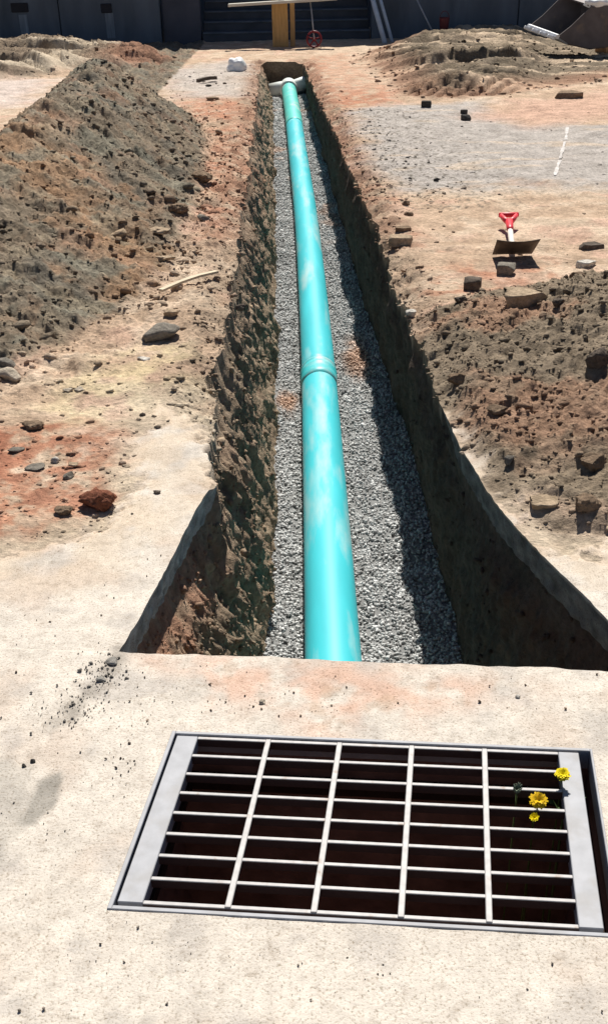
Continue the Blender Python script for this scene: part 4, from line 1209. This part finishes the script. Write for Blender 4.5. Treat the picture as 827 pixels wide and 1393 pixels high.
# ------------------------------------------------------------------ far side: walls, stair, things against them
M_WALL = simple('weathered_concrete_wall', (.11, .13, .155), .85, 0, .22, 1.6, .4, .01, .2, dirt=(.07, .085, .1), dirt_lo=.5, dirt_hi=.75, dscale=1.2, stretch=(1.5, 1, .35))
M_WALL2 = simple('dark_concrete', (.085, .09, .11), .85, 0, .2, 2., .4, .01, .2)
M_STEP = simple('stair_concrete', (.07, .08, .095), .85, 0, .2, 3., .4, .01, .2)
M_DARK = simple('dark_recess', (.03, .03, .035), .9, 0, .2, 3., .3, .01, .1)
YW = 21.6; HW = 2.3
def xat(px, y, z=.3):
    # x of the photo column px at depth y
    r_ = FW * F + RT * (px - 413.5) - UP * (30 - 696.5); return float(r_[0] / r_[1] * y)
xa, xb, xc, xd = xat(-330, YW), xat(219, YW), xat(273, YW), xat(505, YW)
def wallthing(x0, x1, label, mt, dy=0., nj=0):
    root = tag(empty('concrete_wall', ((x0 + x1) / 2, YW + dy, 0)), label, 'wall')
    n_p = max(1, nj); w_ = (x1 - x0) / n_p
    for i in range(n_p):
        cx = x0 + w_ * (i + .5) - (x0 + x1) / 2
        b = MB(); b.box((cx, .15, HW / 2 - .15), (w_ - .016, .3, HW + .3), None, .012); b.build('wall_panel', mt, root)
    b = MB(); b.box((0, .17, HW / 2 - .16), (x1 - x0 - .05, .2, HW + .2)); b.build('joint_filler', M_DARK, root)
    return root
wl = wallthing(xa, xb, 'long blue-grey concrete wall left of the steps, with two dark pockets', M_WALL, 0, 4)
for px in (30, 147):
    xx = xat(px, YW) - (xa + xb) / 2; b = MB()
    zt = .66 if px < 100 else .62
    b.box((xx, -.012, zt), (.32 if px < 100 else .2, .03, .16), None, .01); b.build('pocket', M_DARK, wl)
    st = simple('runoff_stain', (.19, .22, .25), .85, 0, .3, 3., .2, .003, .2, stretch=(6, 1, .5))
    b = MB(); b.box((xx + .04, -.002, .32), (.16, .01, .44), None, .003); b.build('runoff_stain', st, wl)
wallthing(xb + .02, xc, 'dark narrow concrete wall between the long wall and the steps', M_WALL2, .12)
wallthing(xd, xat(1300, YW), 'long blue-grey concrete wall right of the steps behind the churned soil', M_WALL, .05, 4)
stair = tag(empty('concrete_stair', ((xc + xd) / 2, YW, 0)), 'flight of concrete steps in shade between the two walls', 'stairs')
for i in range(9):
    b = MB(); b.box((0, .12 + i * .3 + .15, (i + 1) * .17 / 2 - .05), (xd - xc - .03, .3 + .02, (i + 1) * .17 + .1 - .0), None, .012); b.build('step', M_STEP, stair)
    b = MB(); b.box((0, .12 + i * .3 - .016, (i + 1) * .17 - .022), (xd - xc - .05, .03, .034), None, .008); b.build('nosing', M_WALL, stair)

M_FAC = simple('building_render', (.24, .24, .25), .85, 0, .15, 1.5, .3, .01, .2)
bd = tag(empty('building', (0, YW + 3.4, 0)), 'concrete building rising behind the steps and the two long walls', 'building')
b = MB(); b.box((0, 2.5, 2.7), (60, 5, 7.0), None, .03); b.build('wall', M_FAC, bd)
b = MB(); b.box((0, 2.4, 6.2), (60.4, 5.4, .25), None, .03); b.build('parapet', M_WALL2, bd)

# trestle: timber posts carrying a pale plank
M_TIMB = simple('yellow_timber', (.46, .29, .12), .75, 0, .2, 4., .3, .003, .2, stretch=(8, 8, 1))
M_TIMB2 = simple('brown_timber', (.40, .26, .12), .75, 0, .25, 4., .3, .003, .2, stretch=(8, 8, 1))
M_PLNK = simple('pale_plank', (.55, .53, .46), .8, 0, .15, 4., .3, .003, .2, stretch=(1, 8, 8))
YP = 20.3
xp = xat(381, YP)
tr = tag(empty('timber_trestle', (xp, YP, hgt(xp, YP))), 'yellow timber post with a brown second post in front of the steps', 'trestle')
b = MB(); b.box((0, 0, .42), (.28, .09, .84), None, .008); b.build('post', M_TIMB, tr)
b = MB(); b.box((.22, .06, .40), (.085, .09, .80), None, .006); o = b.build('post', M_TIMB2, tr); o['label'] = 'narrow brown post behind the yellow one'
b = MB(); b.box((.04, -.02, .80), (.10, .16, .14), None, .006); b.build('bracket', M_DARK, tr)
pk = MB(); pk.box((0, 0, 0), (1.9, .24, .045), Matrix.Rotation(math.radians(-2.2), 3, 'Y'), .004)
o = pk.build('plank', M_PLNK, None, False, (xat(385, YP - .16), YP - .19, hgt(xp, YP) + .735)); tag(o, 'long pale plank laid across the yellow timber post', 'plank')

# measuring wheel
M_REDW = simple('red_wheel', (.20, .012, .02), .5, 0, .15, 20., .1, .001, .4)
M_METAL = simple('grey_metal', (.35, .37, .40), .45, .5, .1, 20., .1, .001, .5)
YM = 19.9; xm_ = xat(427, YM); zm = hgt(xm_, YM)
mw = tag(empty('measuring_wheel', (xm_, YM, zm)), 'red spoked measuring wheel with a long handle in front of the steps', 'measuring wheel')
b = MB(); R_ = .125
b.tube([(R_ * math.cos(a), 0, .14 + R_ * math.sin(a)) for a in np.linspace(0, 2 * math.pi, 29)], .016, 8, False); b.build('rim', M_REDW, mw, True)
for k in range(5):
    a = k * 1.2566 + .3; b = MB(); b.tube([(0, 0, .14), (R_ * math.cos(a), 0, .14 + R_ * math.sin(a))], .012, 6); b.build('spoke', M_REDW, mw, True)
b = MB(); b.tube([(0, -.03, .14), (0, .03, .14)], .035, 12); b.build('hub', M_REDW, mw, True)
b = MB(); b.tube([(0, -.03, .14), (-.03, .1, .5), (-.09, .3, 1.05)], .012, 8); b.build('handle', M_METAL, mw, True)

# things leaning on the wall
M_PVC = simple('blue_white_tube', (.50, .58, .66), .45, 0, .1, 10., .1, .001, .4)
def leaner(name, px0, py0, px1, y0_, r_, mt, label, cat):
    xa_ = xat(px0, y0_); z0_ = hgt(xa_, y0_)
    xb_ = xat(px1, YW - .05); L = MB()
    top = np.array((xb_ - xa_ + (xb_ - xa_) * .55, YW - .04 - y0_, 1.2))
    L.tube([(0, 0, 0), top * .5, top], r_, 10)
    return tag(L.build(name, mt, None, True, (xa_, y0_, z0_)), label, cat)
leaner('plastic_tube', 524, 35, 503, 20.6, .045, M_PVC, 'thick pale tube leaning on the wall at the right end of the steps', 'tube')
leaner('plastic_tube', 534, 32, 513, 20.75, .032, M_PVC, 'thinner pale tube leaning close to the right of the thick one', 'tube')
rd = leaner('steel_rod', 592, 22, 556, 20.7, .014, M_METAL, 'thin grey rod leaning on the right wall above the churned soil', 'rod')
xx = xat(604, 20.5); b = MB()
b.tube([(0, 0, 0), (0, 0, .02), (0, 0, .2), (0, 0, .24)], [.06, .075, .09, .092], 16); b.tube([(.085 * math.cos(a), 0, .22 + .12 * math.sin(a)) for a in np.linspace(0, math.pi, 9)], .006, 6)
tag(b.build('bucket', simple('dull_red_plastic', (.10, .022, .025), .6, 0, .1, 10.), None, True, (xx, 20.5, hgt(xx, 20.5) + .04)), 'dull red pail standing at the foot of the thin grey rod', 'pail')

# ------------------------------------------------------------------ digger bucket lying on the churned soil
M_BSTEEL = simple('dark_bucket_steel', (.105, .09, .09), .6, .2, .25, 5., .2, .003, .4, dirt=(.2, .15, .11), dirt_lo=.58, dirt_hi=.75, dscale=4.)
M_LIP = simple('worn_bright_steel', (.72, .73, .75), .4, .3, .12, 12., .15, .002, .5)
M_BGREY = simple('grey_bucket_shell', (.33, .36, .40), .55, .2, .2, 5., .2, .003, .4)
YB = 17.35
xB = xat(775, YB); zB = .06
bk = tag(empty('digger_bucket', (xB, YB, zB)), 'dark steel digger bucket lying tipped on the churned soil at far right', 'digger bucket')
bs_ = 12.0 / 1000 * 1.0
def bp(px, py): return ((px - 770) / 83.0, (72 - py) / 83.0 + .04)
prof_ = [bp(748, 54), bp(764, 42), bp(786, 21), bp(806, 20), bp(813, 34), bp(813, 66), bp(790, 68), bp(762, 62)]
def plate(y0_, y1_, pr, name, mt):
    b = MB(); n_ = len(pr)
    b.add([(q_[0], y0_, q_[1]) for q_ in pr] + [(q_[0], y1_, q_[1]) for q_ in pr], [tuple(range(n_)), tuple(range(2*n_-1, n_-1, -1))] + [(i, n_ + i, n_ + (i+1) % n_, (i+1) % n_) for i in range(n_)])
    return b.build(name, mt, bk)
plate(-.40, -.37, prof_, 'side_plate', M_BSTEEL)
prof2 = [(q_[0] - .28, q_[1] + .10) for q_ in prof_]
plate(.37, .40, prof2, 'side_plate', M_BSTEEL)
def sheet(pa_, pb_, name, mt, th=.02):
    # plates running between the two sides along consecutive profile points
    b = MB()
    for i in range(len(pa_) - 1):
        a0, a1, b0, b1 = pa_[i], pa_[i+1], pb_[i], pb_[i+1]
        p_ = [(a0[0], -.372, a0[1]), (a1[0], -.372, a1[1]), (b1[0], .372, b1[1]), (b0[0], .372, b0[1])]
        d_ = np.cross(np.array(p_[1]) - p_[0], np.array(p_[3]) - p_[0]); d_ /= np.linalg.norm(d_)
        b.hexa([tuple(np.array(q_)) for q_ in p_] + [tuple(np.array(q_) + d_ * th) for q_ in p_])
    return b.build(name, mt, bk)
sheet(prof_[2:8], prof2[2:8], 'shell', M_BSTEEL)
sheet([prof_[7], prof_[0]], [prof2[7], prof2[0]], 'floor_plate', M_BGREY)
b = MB()
A0 = np.array((prof_[0][0], -.41, prof_[0][1])); A1 = np.array((prof2[0][0], .41, prof2[0][1]))
b.tube([A0, A1], .035, 6); b.build('cutting_edge', M_LIP, bk)
for t_ in (.1, .37, .63, .9):
    b = MB(); p_ = A0 + (A1 - A0) * t_; b.box(p_ + (-.05, 0, -.02), (.13, .07, .05), Matrix.Rotation(.4, 3, 'Y'), .01); b.build('tooth', M_LIP, bk)
b = MB(); b.tube([(prof_[3][0] - .05, -.2, prof_[3][1] + .03), (prof_[3][0] - .05, .2, prof_[3][1] + .03)], .06, 10); b.build('hinge_ear', M_BGREY, bk, True)
# pale cloth on top and rusty boom end behind
v, f = ico(3)
p = v * (1 + .3 * noise3(v[:, 0] * 2, v[:, 1] * 2, v[:, 2] * 2 + 5))[:, None] * np.array((.19, .16, .085))
tag(mesh_obj('cloth', p, f, M_BAG, None, True, None, (xB + .31, YB - .28, zB + .04 + .66)), 'white cloth bundled on top of the dark digger bucket', 'cloth')
M_RUSTY = simple('rust_brown_timber', (.30, .17, .085), .85, 0, .35, 6., .5, .01, .2, dirt=(.5, .4, .28), dirt_lo=.6, dirt_hi=.7, dscale=5., stretch=(3, 3, 1))
xs0 = xat(822, YB + .3); b = MB()
b.tube([(0, 0, -.05), (.01, 0, .35), (-.03, .02, .8), (.03, .0, 1.3)], [.14, .12, .12, .1], 9)
tag(b.build('timber_post', M_RUSTY, None, False, (xs0 + .04, YB + .35, hgt(xs0, YB + .35))), 'rough rust-brown post standing right of the digger bucket', 'post')
